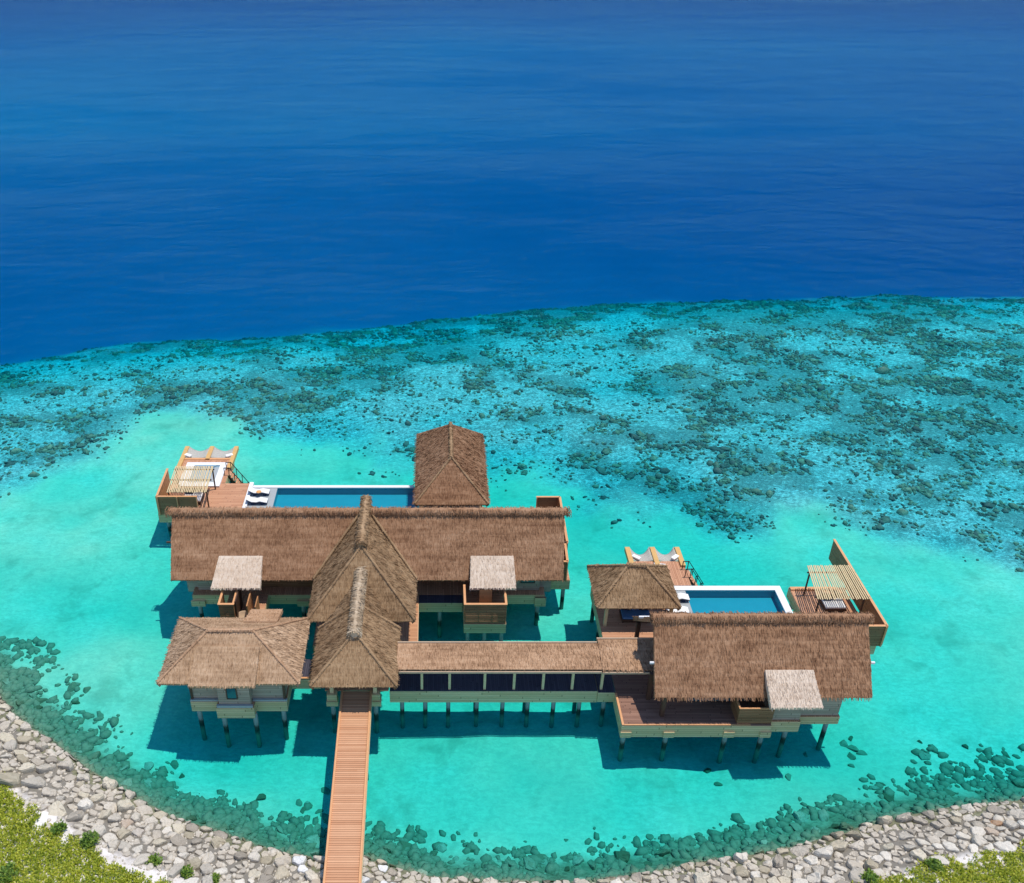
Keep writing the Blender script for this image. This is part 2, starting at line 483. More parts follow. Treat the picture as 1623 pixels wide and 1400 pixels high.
def terrain(X, Y):
    X = np.asarray(X, float); Y = np.asarray(Y, float)
    s = sdist(X, Y, SHORE)
    e = sdist(X, Y, EDGE) + (fbm(X / 9, Y / 9, 5) - .5) * 5.0
    land = np.minimum(.385 * -s, 1.78 + .02 * (-s)) + (fbm(X / 1.2, Y / 1.2, 3) - .5) * .10
    dmax = 1.62 + .38 * sstep(-14, 2, X) * sstep(60, 46, Y) + (fbm(X / 13, Y / 10, 41) - .5) * 1.5 - .40 * sstep(-10, -26, X) - .45 * sstep(24, 36, X) * sstep(42, 50, Y)
    dmax = dmax + .95 * np.exp(-((X + 15.5) ** 2 / 30 + (Y - 43.5) ** 2 / 14)) - .55 * np.exp(-((X - 5) ** 2 / 55 + (Y - 45.5) ** 2 / 9))
    i = sdist(X, Y, INNER)
    dmax = np.maximum(dmax, .75)
    dmax = dmax - .5 * sstep(-6, 8, i)
    dmax = np.maximum(dmax, .75 + .25 * sstep(-6, 8, i)) + 3.2 * sstep(-19, 10, e) ** 1.4
    lag = -.5 * (1 - np.exp(-np.maximum(s, 0) / .25)) - (dmax - .5) * (1 - np.exp(-np.maximum(s, 0) * 1.0 / dmax)) + (fbm(X / 3, Y / 3, 8) - .5) * .28 * sstep(1, 6, s)
    f = sstep(-.5, 19.0, e)
    z = np.where(s < 0, land, lag)
    z = np.where(s < 0, z, z * (1 - f) + f * (-9.6 + 5.5 * sstep(10, 200, e) + (fbm(X / 60, Y / 60, 4) - .5) * .5))
    return z, s, e
def reef_mask(X, Y, s, e):
    i = sdist(X, Y, INNER) + (fbm(X / 6, Y / 6, 31) - .5) * 9
    inside = sstep(-2.5, 4.5, i) * sstep(9.0, 0, e)
    c = fbm(X / 5.5, Y / 4.0, 21, 5)
    c2 = fbm(X / 22, Y / 16, 25, 3)
    soft = sstep(30, 4, np.hypot((X - 8) / 1.3, (Y - 92)))       # the paler, sandier middle of the reef
    return inside, sstep(.38, .62, c + (c2 - .5) * .7 - .16 * soft)

def grid_axis(a, b, st, outs_lo, outs_hi):
    return np.concatenate([np.array(outs_lo, float), np.arange(a, b + 1e-6, st), np.array(outs_hi, float)])
gx = grid_axis(-72, 112, .55, [-6000, -2000, -700, -300, -160, -110, -85], [125, 150, 200, 330, 700, 2000, 6000])
gy = grid_axis(24, 146, .5, [-60, -20, 0, 12], [150, 158, 170, 200, 260, 400, 800, 2500, 7000])
GX, GY = np.meshgrid(gx, gy)
GZ, GS, GE = terrain(GX, GY)
INS, CLU = reef_mask(GX, GY, GS, GE)
def sub_mesh(name, fmask, mat):
    nx, ny = len(gx), len(gy)
    jj, ii = np.nonzero(fmask)
    quad = np.stack([jj * nx + ii, jj * nx + ii + 1, (jj + 1) * nx + ii + 1, (jj + 1) * nx + ii], 1)
    used, inv = np.unique(quad, return_inverse=True)
    co = np.stack([GX.ravel(), GY.ravel(), GZ.ravel()], 1)[used]
    me = bpy.data.meshes.new(name)
    inv = inv.reshape(-1, 4)
    me.from_pydata(co.tolist(), [], inv.tolist())
    for an, arr in (('reef', (INS * CLU)), ('reefzone', INS), ('shore', GS), ('edge', GE)):
        at = me.attributes.new(an, 'FLOAT', 'POINT')
        at.data.foreach_set('value', np.clip(arr.ravel()[used], -500, 500).astype(np.float32))
    me.polygons.foreach_set('use_smooth', [True] * len(me.polygons))
    me.materials.append(mat)
    o = bpy.data.objects.new(name, me); COL.objects.link(o)
    return struct(o)
def m_seabed():
    m, nt, out = new_mat('lagoon sand and coral rubble'); g = N(nt)
    def at(n): 
        o = g.n('ShaderNodeAttribute'); o.attribute_name = n; return o.outputs['Fac']
    p = g.pos()
    flat = g.scale(p, (1, 1, 0))
    n1 = g.noise(flat, .09, 5, .6); n2 = g.noise(flat, .55, 4, .65, .4); n3 = g.noise(g.scale(flat, (1, 2.2, 0)), 2.2, 4, .7)
    sand = g.ramp(n1, [(.3, (.58, .575, .40)), (.5, (.69, .68, .475)), (.72, (.78, .765, .58))])
    speck = g.math('MULTIPLY', g.ramp(n3, [(.42, (0, 0, 0)), (.70, (1, 1, 1))]), .55)
    sand = g.mix(speck, sand, (.55, .52, .36))
    grit = g.noise(g.scale(flat, (1, 1.6, 0)), 1.4, 8, .85, .4)
    sand = g.mix(g.math('MULTIPLY', g.ramp(grit, [(.44, (0, 0, 0)), (.58, (1, 1, 1))]), .5), sand, (.40, .45, .33))
    patch = g.ramp(g.math('MULTIPLY_ADD', n2, .45, g.math('MULTIPLY', g.noise(flat, .17, 4, .6), .55)), [(.53, (0, 0, 0)), (.64, (1, 1, 1))])
    sand = g.mix(g.math('MULTIPLY', g.math('MULTIPLY', patch, .62), g.math('SUBTRACT', 1.0, at('reefzone'))), sand, (.34, .38, .26))
    # dead coral rubble between the live heads
    zone = at('reefzone')
    sand = g.mix(zone, sand, g.ramp(grit, [(.36, (.86, .84, .78)), (.64, (.50, .50, .50))]))
    rub = g.noise(g.scale(flat, (1, 1.3, 0)), 1.3, 8, .82, .8)
    rub2 = g.noise(g.scale(flat, (1, 1.35, 0)), .9, 6, .74, 1.0)
    crumb = g.noise(g.scale(flat, (1, 1.5, 0)), 3.0, 5, .8)
    rubf = g.math('ADD', g.math('ADD', g.math('MULTIPLY', rub, .50), g.math('MULTIPLY', rub2, .12)), g.math('MULTIPLY_ADD', crumb, .38, g.math('MULTIPLY', at('reef'), .055)))
    rubm = g.ramp(rubf, [(.485, (0, 0, 0)), (.53, (1, 1, 1))])
    rubc = g.ramp(g.noise(flat, .35, 4), [(.3, (.13, .125, .14)), (.5, (.25, .21, .18)), (.7, (.21, .165, .165))])
    rubc = g.mix(g.ramp(crumb, [(.38, (0, 0, 0)), (.62, (1, 1, 1))]), g.mix(.55, rubc, (.05, .05, .06)), g.mix(.35, rubc, (.58, .55, .50)))
    col = g.mix(g.math('MULTIPLY', g.math('MULTIPLY', rubm, zone), .78), sand, rubc)
    fleck = g.noise(g.scale(flat, (1, 1.7, 0)), 2.6, 6, .85)
    col = g.mix(g.math('MULTIPLY', zone, .8), col, g.mix(1.0, col, g.ramp(fleck, [(.36, (.35, .38, .40)), (.5, (.95, .95, .95)), (.64, (1.7, 1.7, 1.65))]), 'MULTIPLY'))
    tone = g.mix(zone, (1, 1, 1), (.92, .92, .96))
    col = g.mix(1.0, col, tone, 'MULTIPLY')
    # broken stone at the foot of the sea wall
    sh = g.math('MULTIPLY_ADD', g.math('SUBTRACT', n2, .5), 3.0, at('shore'))
    foot = g.ramp(g.math('DIVIDE', sh, 6.0), [(.25, (1, 1, 1)), (.5, (0, 0, 0))])
    col = g.mix(g.math('MULTIPLY', foot, .9), col, g.ramp(n3, [(.35, (.07, .075, .04)), (.65, (.24, .23, .14))]))
    deep = g.ramp(g.math('DIVIDE', at('edge'), 16.0), [(.0, (0, 0, 0)), (.9, (1, 1, 1))])
    col = g.mix(deep, col, g.mix(n1, (.36, .42, .43), (.46, .52, .53)))
    h = g.math('ADD', g.math('MULTIPLY', n3, .4), g.math('MULTIPLY', g.math('MULTIPLY', rub, zone), 2.0))
    g.l(g.bsdf(col, .9, .1, g.bump(h, .6, .25)), out.inputs[0])
    return m
def m_beach():
    m, nt, out = new_mat('pale shore sand'); g = N(nt)
    p = g.pos()
    n1 = g.noise(p, .8, 5, .6); n2 = g.noise(p, 9, 4, .7)
    c = g.ramp(n1, [(.3, (.62, .57, .52)), (.5, (.76, .71, .66)), (.7, (.84, .80, .76))])
    c = g.mix(g.math('MULTIPLY', g.ramp(n2, [(.5, (0, 0, 0)), (.7, (1, 1, 1))]), .5), c, (.33, .29, .23))
    sh = g.n('ShaderNodeAttribute'); sh.attribute_name = 'shore'
    bed = g.math('MULTIPLY_ADD', g.noise(p, .9, 4), 1.6, sh.outputs['Fac'])
    c = g.mix(g.ramp(g.math('MULTIPLY_ADD', bed, .5, 2.2), [(.35, (0, 0, 0)), (.65, (1, 1, 1))]), c, g.mix(n2, (.14, .125, .10), (.30, .275, .235)))
    g.l(g.bsdf(c, .95, .1, g.bump(n2, .6, .06)), out.inputs[0])
    return m
cs = (GS[:-1, :-1] + GS[1:, 1:] + GS[:-1, 1:] + GS[1:, :-1]) / 4
sub_mesh('seabed', cs >= -1.0, m_seabed())
sub_mesh('beach', cs < -1.0, m_beach())

def m_water():
    m, nt, out = new_mat('sea water'); g = N(nt)
    p = g.pos()
    w1 = g.noise(g.scale(p, (.60, 1.0, .5), (0, 0, R(-16))), .42, 6, .68, .6)
    w2 = g.noise(g.scale(p, (.55, 1.3, .5), (0, 0, R(16))), 2.0, 4, .6, .3)
    w3 = g.noise(g.scale(p, (.5, 1.0, .5), (0, 0, R(-8))), .12, 4, .6, .4)
    gust = g.ramp(g.noise(g.scale(p, (.4, 1.0, 1), (0, 0, R(-10))), .022, 3, .55), [(.35, (.45, .45, .45)), (.65, (1.3, 1.3, 1.3))])
    h = g.math('ADD', g.math('MULTIPLY', w1, 1.0), g.math('ADD', g.math('MULTIPLY', w2, .28), g.math('MULTIPLY', w3, 2.0)))
    h = g.math('MULTIPLY', h, gust)
    b = g.bump(h, .66, .42)
    fr = g.n('ShaderNodeFresnel'); fr.inputs['IOR'].default_value = 1.33; g.l(b, fr.inputs['Normal'])
    gl = g.n('ShaderNodeBsdfGlossy'); gl.inputs['Color'].default_value = (.42, .85, 1.0, 1); gl.inputs['Roughness'].default_value = .07; g.l(b, gl.inputs['Normal'])
    tr = g.n('ShaderNodeBsdfTransparent')
    mx = g.n('ShaderNodeMixShader'); fb = g.math('SUBTRACT', 1.0, g.n('ShaderNodeNewGeometry').outputs['Backfacing'])
    g.l(g.math('MULTIPLY', g.math('MULTIPLY', g.math('POWER', fr.outputs[0], 2.1), .22), fb), mx.inputs[0]); g.l(tr.outputs[0], mx.inputs[1]); g.l(gl.outputs[0], mx.inputs[2])
    g.l(mx.outputs[0], out.inputs['Surface'])
    va = g.n('ShaderNodeVolumeAbsorption')
    va.inputs['Density'].default_value = .8
    va.inputs['Color'].default_value = (.11, .936, .974, 1)
    g.l(va.outputs[0], out.inputs['Volume'])
    return m
struct(MB().box(-5900, 5900, -55, 6900, -14, 0.0).build('sea_water', m_water()))

# ------------------------------------------------------------------ buildings
DZ = 2.2          # deck level
def piles(parent, pts, top=1.3, r=.17, bottom=-2.3, name='pile'):
    for x, y in pts:
        MB().tube((x, y, bottom), (x, y, top), r, n=12).build(name, M['pile'], parent, smooth=False)
def pile_caps(parent, pts, y_front, z0=1.1, z1=1.62, w=.75):
    for x in pts:
        mk('pile_cap', M['fascia'], parent, (x - w / 2, x + w / 2, y_front - .13, y_front + .5, z0, z1))
def platform(parent, x0, x1, y0, y1, mat, name='floor_deck', z=DZ, h=1.0, lip=True):
    """deck boards on top, weathered board skirt round the sides"""
    mk(name, mat, parent, (x0, x1, y0, y1, z - .06, z))
    m = MB(); t = .08; z1 = z - .064
    m.box(x0 - .02, x1 + .02, y0 - .02, y0 + t, z - h, z1); m.box(x0 - .02, x1 + .02, y1 - t, y1 + .02, z - h, z1)
    m.box(x0 - .02, x0 + t, y0 + t, y1 - t, z - h, z1); m.box(x1 - t, x1 + .02, y0 + t, y1 - t, z - h, z1)
    return m.build('skirt', M['fascia'], parent)
def wall_box(parent, x0, x1, y0, y1, z0, z1, mat, name='wall'):
    return mk(name, mat, parent, (x0, x1, y0, y1, z0, z1))
def window(parent, x0, x1, y, z0, z1, facing=-1):
    m = MB(); t = .07
    ya, yb = (y - .05, y + .03)
    m.box(x0, x1, ya, yb, z0, z0 + t); m.box(x0, x1, ya, yb, z1 - t, z1)
    m.box(x0, x0 + t, ya, yb, z0 + t, z1 - t); m.box(x1 - t, x1, ya, yb, z0 + t, z1 - t)
    w = m.build('window', M['dark_wood'], parent)
    MB().box(x0 + t, x1 - t, ya + .03, yb - .01, z0 + t, z1 - t).build('pane', M['glass'], w)
    return w
def shed_canopy(parent, x0, x1, y0, z0, xa, xb, y1, z1, mat, label=None):
    """lean-to thatch: low front edge (x0..x1,y0,z0) rising to (xa..xb,y1,z1)"""
    m = MB()
    panel(m, [(x0, y0, z0), (x1, y0, z0), (xb, y1, z1), (xa, y1, z1)], thick=.42, eaves=((0, 1),), verges=((1, 2), (3, 0)), step=.05, row=.22)
    o = m.build('canopy_roof', mat, parent)
    if label: o['label'] = label
    return o

# ---- main villa
mv = thing('main_villa', 'largest villa on stilts, long brown thatched roof crossed by a steep tan gable', 'villa', (-5.5, 61, 0), 'thatched villas on stilts')
r = MB()
panel(r, [(-21.2, 56.75, 4.5), (10.25, 56.75, 4.5), (10.6, 61.0, 8.2), (-21.6, 61.0, 8.2)], eaves=((0, 1),), verges=((1, 2), (3, 0)))
panel(r, [(10.25, 65.25, 4.5), (-21.2, 65.25, 4.5), (-21.6, 61.0, 8.2), (10.6, 61.0, 8.2)], eaves=((0, 1),), verges=((1, 2), (3, 0)), step=.15, row=.5, fr=.4)
roof = r.build('roof', M['thatch'], mv)
r = MB(); roll(r, (-21.75, 61.0, 8.16), (10.75, 61.0, 8.16), .34, .25, 14, 95)
r.build('ridge_cap', M['thatch'], roof)
r = MB()
hips = hip_roof(r, -9.75, -1.5, 51.95, 61.5, 4.5, -5.72, 56.15, -5.72, 62.1, 8.42, back=False)
hr = r.build('hall_roof', M['thatch_tan'], mv); hr['label'] = 'steep tan thatched cross gable'
hip_rolls(hips, .10, hr, M['thatch_tan'])
for sx, xe in ((-1, -9.75), (1, -1.5)):                                  # straw rope in the valleys with the long roof
    cap_roll(hr, M['thatch_tan'], (xe + .02 * sx, 56.8, 4.62), (-5.72 + .25 * sx, 61.0, 8.42), .10, 60, 'valley_rope')
r = MB(); roll(r, (-5.72, 56.1, 8.52), (-5.72, 62.35, 8.52), .38, .25, 14, 110)
r.build('ridge_cap', M['thatch_tan'], hr)
platform(mv, -20.0, 9.0, 57.65, 64.6, M['deck_x'])
platform(mv, -9.4, -1.36, 51.8, 57.6, M['deck_x'], 'hall_floor')
mk('side_walk', M['jetty'], mv, (-2.06, -1.40, 51.86, 56.6, DZ + .004, DZ + .03))
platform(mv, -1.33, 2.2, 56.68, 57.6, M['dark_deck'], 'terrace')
wall_box(mv, -19.6, -17.2, 58.25, 64.2, DZ, 4.75, M['wall'])
wall_box(mv, -17.19, -10.0, 58.6, 64.2, DZ, 4.9, M['brown_wall'])
wall_box(mv, -9.0, -2.2, 54.6, 58.4, DZ, 4.9, M['brown_wall'])
wall_box(mv, -1.2, 5.6, 59.3, 64.2, DZ, 4.9, M['brown_wall'])
wall_box(mv, 5.61, 8.6, 58.2, 64.2, DZ, 4.75, M['wall'])
window(mv, 4.2, 5.5, 59.28, 2.5, 4.4)
window(mv, -16.9, -15.6, 58.58, 2.5, 4.3)
window(mv, 7.0, 8.2, 58.18, 3.0, 4.3)
mk('wall_band', M['wall'], mv, (8.63, 9.6, 58.6, 63.5, 1.7, 4.5))
mk('wall_band', M['wall'], mv, (-20.6, -19.63, 58.6, 63.5, 1.7, 4.5))
mk('corner_block', M['fascia'], mv, (8.2, 9.12, 57.45, 57.62, 1.1, 2.0))
mk('corner_block', M['fascia'], mv, (-20.15, -19.0, 57.45, 57.62, 1.1, 1.65))
mk('corner_block', M['fascia'], mv, (-11.4, -10.3, 57.45, 57.62, 1.1, 1.65))
piles(mv, [(-19.6, 57.9), (-15.5, 57.9), (-11.0, 57.9), (-6, 57.9), (.35, 56.95), (4.6, 57.9), (8.5, 57.9), (-19.6, 64), (-8.9, 52.2), (-1.8, 52.2), (-1.8, 55.5), (8.5, 64)])
shed_canopy(mv, -17.75, -13.85, 55.65, 4.62, -17.45, -13.95, 58.15, 5.85, M['thatch_pale'], 'pale thatched lean-to over the outdoor shower')
shed_canopy(mv, 2.75, 6.38, 55.65, 4.62, 2.85, 6.30, 58.15, 5.85, M['thatch_pale'], 'pale thatched lean-to over the shower yard')
for x, y, z in ((10.45, 59.3, 6.4), (-21.65, 59.3, 6.4), (10.6, 63.9, 5.2)):
    mk('purlin', M['dark_wood'], mv, (x - .6 if x > 0 else x - .25, x + .25 if x > 0 else x + .6, y - .06, y + .06, z - .12, z))

# ---- entrance pavilion
ep = thing('entrance_pavilion', 'tan hip-roofed thatched porch where the long jetty arrives', 'pavilion', (-5.7, 48.2, 0))
r = MB()
hips = hip_roof(r, -8.75, -2.62, 45.3, 51.1, 4.5, -5.7, 48.15, -5.7, 51.1, 7.0, back=False)
er = r.build('roof', M['thatch_tan'], ep)
r = MB()
panel(r, [(-8.0, 51.15, 4.75), (-8.0, 55.4, 4.75), (-5.7, 55.4, 6.92), (-5.7, 51.15, 6.92)], eaves=((0, 1),))
panel(r, [(-3.4, 55.4, 4.75), (-3.4, 51.15, 4.75), (-5.7, 51.15, 6.92), (-5.7, 55.4, 6.92)], eaves=((0, 1),))
r.build('link_roof', M['thatch_tan'], ep)
hip_rolls(hips, .10, er, M['thatch_tan'])
for sx, xe in ((-1, -8.75), (1, -2.62)):
    cap_roll(er, M['thatch_tan'], (xe, 51.1, 4.55), (-5.7, 51.1, 7.02), .12, 70, 'edge_roll')
r = MB(); roll(r, (-5.7, 47.85, 7.0), (-5.7, 54.75, 7.0), .41, .25, 14, 110)
r.build('ridge_cap', M['thatch_straw'], er)['label'] = 'fat straw ridge roll paler than the roof'
mk('floor_deck', M['deck_y'], ep, (-8.0, -3.4, 47.2, 51.78, DZ - .1, DZ - .01))
for x in (-7.47, -4.35):
    mk('plinth_block', M['fascia'], ep, (x - .42, x + .42, 46.62, 47.18, 1.15, 1.62), (x - .36, x + .36, 46.7, 47.18, 1.65, 2.25))
    mk('column', M['post'], ep, (x - .13, x + .13, 46.85, 47.11, 2.26, 4.6))
    mk('column', M['post'], ep, (x - .13, x + .13, 50.8, 51.06, DZ, 4.6))
piles(ep, [(-7.47, 46.95), (-4.35, 46.95), (-7.6, 51.2), (-3.8, 51.2)])

# ---- bathroom cottage at the left
bc = thing('thatched_cottage', 'small cottage under a pale low hip roof with a dormer eave, left of the jetty', 'cottage', (-14.5, 49, 0))
r = MB()
hips = hip_roof(r, -19.45, -9.45, 45.6, 52.35, 4.5, -16.35, 48.95, -13.1, 48.95, 6.35)
cr = r.build('roof', M['thatch_cottage'], bc)
hip_rolls(hips, .09, cr, M['thatch_rose']); cap_roll(cr, M['thatch_rose'], (-16.4, 48.95, 6.38), (-13.05, 48.95, 6.38), .16, 110, 'ridge_cap')
shed_canopy(bc, -17.1, -12.5, 45.1, 4.80, -16.9, -12.45, 47.7, 6.0, M['thatch_cottage'], 'raised straw eave over the small window')
r = MB(); panel(r, [(-11.75, 53.3, 4.5), (-14.15, 53.3, 4.5), (-14.25, 51.0, 5.35), (-11.75, 51.0, 5.35)], eaves=((0, 1),), verges=((1, 2), (3, 0)), step=.05)
r.build('rear_canopy', M['thatch_rose'], bc)
platform(bc, -17.5, -10.65, 46.15, 51.6, M['deck_x'])
platform(bc, -15.55, -12.9, 45.55, 46.1, M['deck_x'], 'bay_floor', h=1.05)
wall_box(bc, -17.4, -10.75, 46.3, 51.4, DZ, 4.7, M['wall'])
wall_box(bc, -15.35, -13.1, 45.7, 46.28, DZ, 4.75, M['wall'], 'bay_wall')
mk('sill_band', M['grey_stone'], bc, (-17.52, -15.4, 46.12, 46.29, DZ + .01, DZ + .16))
mk('sill_band', M['grey_stone'], bc, (-13.05, -10.6, 46.12, 46.29, DZ + .01, DZ + .16))
mk('sill_band', M['grey_stone'], bc, (-15.5, -12.95, 45.52, 45.69, DZ + .01, DZ + .2))
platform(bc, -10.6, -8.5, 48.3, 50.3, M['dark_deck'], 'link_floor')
mk('rail', M['rim'], bc, (-10.6, -8.5, 48.28, 48.42, DZ + .004, DZ + .08))
window(bc, -14.72, -13.95, 45.66, 2.95, 4.1)
mk('corner_post', M['dark_wood'], bc, (-17.46, -17.3, 46.2, 46.36, DZ + .17, 4.6))
mk('corner_post', M['dark_wood'], bc, (-10.85, -10.69, 46.2, 46.36, DZ + .17, 4.6))
piles(bc, [(-17.1, 46.4), (-15.2, 45.85), (-12.95, 45.85), (-11.0, 46.4), (-17.1, 51.3), (-11.0, 51.3)])

# ---- dining pavilion beside the long pool
dp = thing('dining_pavilion', 'tall brown hip-roofed thatched pavilion standing behind the long villa roof', 'pavilion', (1.5, 73.5, 0), 'hip-roofed pavilions')
r = MB()
hips = hip_roof(r, -1.9, 4.85, 67.2, 79.6, 4.5, 1.46, 70.6, 1.48, 76.7, 7.4)
dr = r.build('roof', M['thatch'], dp)
hip_rolls(hips[:2], .09, dr, M['thatch_tan']); cap_roll(dr, M['thatch_tan'], (1.46, 70.5, 7.4), (1.48, 76.8, 7.4), .16, 110, 'ridge_cap')
platform(dp, -1.5, 4.4, 66.0, 79.2, M['deck_x'])
for x in (-1.2, 4.1):
    for y in (67.8, 73.4, 79.0): mk('column', M['post'], dp, (x - .13, x + .13, y - .13, y + .13, DZ, 4.7))
piles(dp, [(-1.2, 68), (4.1, 68), (-1.2, 73.4), (4.1, 73.4), (-1.2, 78.9), (4.1, 78.9)])

# ---- covered walkway
cw = thing('covered_walkway', 'long covered footbridge with a flat rosy thatched roof linking the two villas', 'walkway', (5, 48, 0))
r = MB()
panel(r, [(-2.75, 46.98, 4.5), (11.86, 46.98, 4.5), (11.86, 49.3, 4.78), (-2.75, 49.3, 4.78)], thick=.16, eaves=((0, 1),), step=.05, row=.24, fr=.15)
panel(r, [(11.87, 46.88, 4.56), (16.2, 46.88, 4.56), (16.2, 49.6, 4.88), (11.87, 49.6, 4.88)], thick=.16, eaves=((0, 1),), step=.05, row=.24, fr=.15)
r.build('roof', M['thatch_rose'], cw)
mk('edge_trim', M['trim'], cw, (-2.6, 11.80, 46.78, 46.86, 4.28, 4.44))
mk('edge_trim', M['trim'], cw, (11.84, 16.0, 46.66, 46.74, 4.34, 4.5))
mk('edge_trim', M['trim'], cw, (-2.75, 11.8, 49.32, 49.42, 4.62, 4.86))
mk('edge_trim', M['trim'], cw, (11.82, 16.1, 49.62, 49.72, 4.72, 4.96))
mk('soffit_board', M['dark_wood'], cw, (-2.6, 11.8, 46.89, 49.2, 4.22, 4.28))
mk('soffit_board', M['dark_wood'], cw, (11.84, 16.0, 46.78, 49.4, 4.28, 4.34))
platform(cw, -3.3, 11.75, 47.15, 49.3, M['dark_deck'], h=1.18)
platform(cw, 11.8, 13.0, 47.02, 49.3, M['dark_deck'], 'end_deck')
mk('back_screen', M['brown_wall'], cw, (-2.4, 12.0, 49.1, 49.16, DZ, 2.5))
for x in (-.97, 1.03, 3.57, 5.69, 7.79, 9.91, 12.03):
    mk('column', M['post'], cw, (x - .09, x + .09, 47.26, 47.44, DZ, 4.25))
    mk('column', M['post'], cw, (x - .09, x + .09, 48.95, 49.08, DZ, 4.45))
piles(cw, [(x, 47.45) for x in (-2.45, -.75, .95, 3.05, 4.95, 6.8, 8.7, 10.6, 12.4)], r=.16)
piles(cw, [(x, 49.0) for x in (-.75, 3.05, 6.8, 10.6)], r=.16)

# ---- second villa at the right
sv = thing('second_villa', 'smaller villa on stilts, one long brown thatched roof above a shaded corner deck', 'villa', (23, 48, 0), 'thatched villas on stilts')
r = MB()
panel(r, [(15.05, 44.35, 4.5), (29.95, 44.35, 4.5), (30.45, 48.45, 8.05), (15.4, 48.45, 8.05)], eaves=((0, 1),), verges=((1, 2), (3, 0)), step=.055, row=.26)
panel(r, [(29.95, 52.5, 4.5), (15.05, 52.5, 4.5), (15.4, 48.45, 8.05), (30.45, 48.45, 8.05)], eaves=((0, 1),), verges=((1, 2), (3, 0)), step=.15, row=.5, fr=.4)
sr = r.build('roof', M['thatch'], sv)
r = MB(); roll(r, (15.3, 48.45, 8.0), (30.6, 48.45, 8.0), .34, .25, 14, 100)
r.build('ridge_cap', M['thatch'], sr)
shed_canopy(sv, 22.65, 26.15, 43.25, 4.72, 22.75, 26.05, 45.6, 5.85, M['thatch_pale'], 'pale thatched lean-to on the front slope')
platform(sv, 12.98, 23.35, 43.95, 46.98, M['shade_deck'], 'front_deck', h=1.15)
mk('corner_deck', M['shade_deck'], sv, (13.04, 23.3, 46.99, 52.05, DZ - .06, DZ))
mk('deck_rim', M['rim'], sv, (12.97, 13.12, 43.95, 46.9, DZ + .004, DZ + .05), (13.13, 21.9, 43.93, 44.02, DZ + .004, DZ + .05))
pile_caps(sv, (13.3, 16.3, 20.5, 23.05), 43.95)
platform(sv, 23.4, 25.5, 44.32, 51.5, M['deck_x'], 'bay_floor', h=1.05)
platform(sv, 25.55, 28.4, 44.75, 51.5, M['deck_x'], 'side_floor', h=.75)
wall_box(sv, 17.6, 23.3, 46.2, 51.4, DZ, 4.9, M['brown_wall'])
wall_box(sv, 23.45, 25.45, 44.45, 51.4, DZ, 4.8, M['wall'])
wall_box(sv, 25.6, 28.3, 44.85, 51.4, DZ, 4.9, M['wall'])
mk('door_panel', M['glass'], sv, (18.0, 22.6, 46.14, 46.19, DZ + .05, 4.4))
m = MB()
for k in range(9): m.box(20.95, 23.35, 44.06, 44.10, DZ + .06 + k * .16, DZ + .19 + k * .16)
for k in range(9): m.box(20.95, 21.0, 44.12, 45.6, DZ + .06 + k * .16, DZ + .19 + k * .16)
sc_ = m.build('slatted_screen', M['brown_wall'], sv)
MB().box(20.9, 23.38, 44.03, 44.13, DZ + 1.5, DZ + 1.56).box(20.9, 21.02, 44.14, 45.6, DZ + 1.5, DZ + 1.56).build('rail', M['rim'], sc_)
for x, y in ((15.9, 44.85), (15.25, 46.4), (15.3, 51.6)): mk('column', M['dark_wood'], sv, (x - .14, x + .14, y - .14, y + .14, DZ, 4.7))
for y, z in ((46.2, 6.0), (50.4, 6.4)):
    for sgn, x in ((-1, 15.4), (1, 30.1)): mk('purlin', M['white'], sv, (x - .5, x + .42, y - .06, y + .06, z - .15, z))
piles(sv, [(13.3, 44.35), (16.3, 44.35), (20.5, 44.35), (23.05, 44.35), (24.9, 44.8), (28.0, 45.4), (13.3, 50), (28.0, 51)], bottom=-2.3)

# ---- lounge pavilion at the right
lp = thing('lounge_pavilion', 'small square brown hip-roofed thatched pavilion over a daybed beside the second pool', 'pavilion', (15.8, 56, 0), 'hip-roofed pavilions')
r = MB()
hips = hip_roof(r, 12.4, 18.95, 53.4, 58.5, 4.5, 15.05, 55.95, 16.4, 55.95, 6.65)
lr = r.build('roof', M['thatch_tan'], lp)
hip_rolls(hips, .11, lr, M['thatch_tan']); cap_roll(lr, M['thatch_tan'], (14.95, 55.95, 6.68), (16.5, 55.95, 6.68), .17, 110, 'ridge_cap')
platform(lp, 13.0, 19.8, 52.1, 58.7, M['deck_y'])
for x in (13.35, 18.4):
    for y in (54.0, 58.0): mk('column', M['post'], lp, (x - .12, x + .12, y - .12, y + .12, DZ, 4.7))
piles(lp, [(13.3, 52.4), (13.3, 55.5), (13.3, 58.4), (18.4, 58.4)])

# ---- jetty
jt = thing('jetty', 'long straight timber jetty running from the rocky shore to the thatched porch', 'jetty', (-5.6, 38, 0))
def jx(y): return -5.47 - (y - 32.2) * .0158
ya, yb = 25.0, 47.1
hw = 1.12
m = MB()
m.add([(jx(ya) - hw, ya, DZ - .07), (jx(ya) + hw, ya, DZ - .07), (jx(yb) + hw, yb, DZ - .07), (jx(yb) - hw, yb, DZ - .07),
       (jx(ya) - hw, ya, DZ), (jx(ya) + hw, ya, DZ), (jx(yb) + hw, yb, DZ), (jx(yb) - hw, yb, DZ)],
      [(3, 2, 1, 0), (4, 5, 6, 7), (0, 1, 5, 4), (1, 2, 6, 5), (2, 3, 7, 6), (3, 0, 4, 7)])
m.build('walking_boards', M['jetty'], jt)
for s in (-1, 1):
    MB().beam((jx(ya) + s * (hw - .08), ya, DZ + .055), (jx(yb) + s * (hw - .08), yb, DZ + .055), .13, .10).build('edge_rail', M['rim'], jt)
    MB().beam((jx(ya) + s * (hw - .02), ya, DZ - .28), (jx(yb) + s * (hw - .02), yb, DZ - .28), .09, .4).build('side_beam', M['post'], jt)
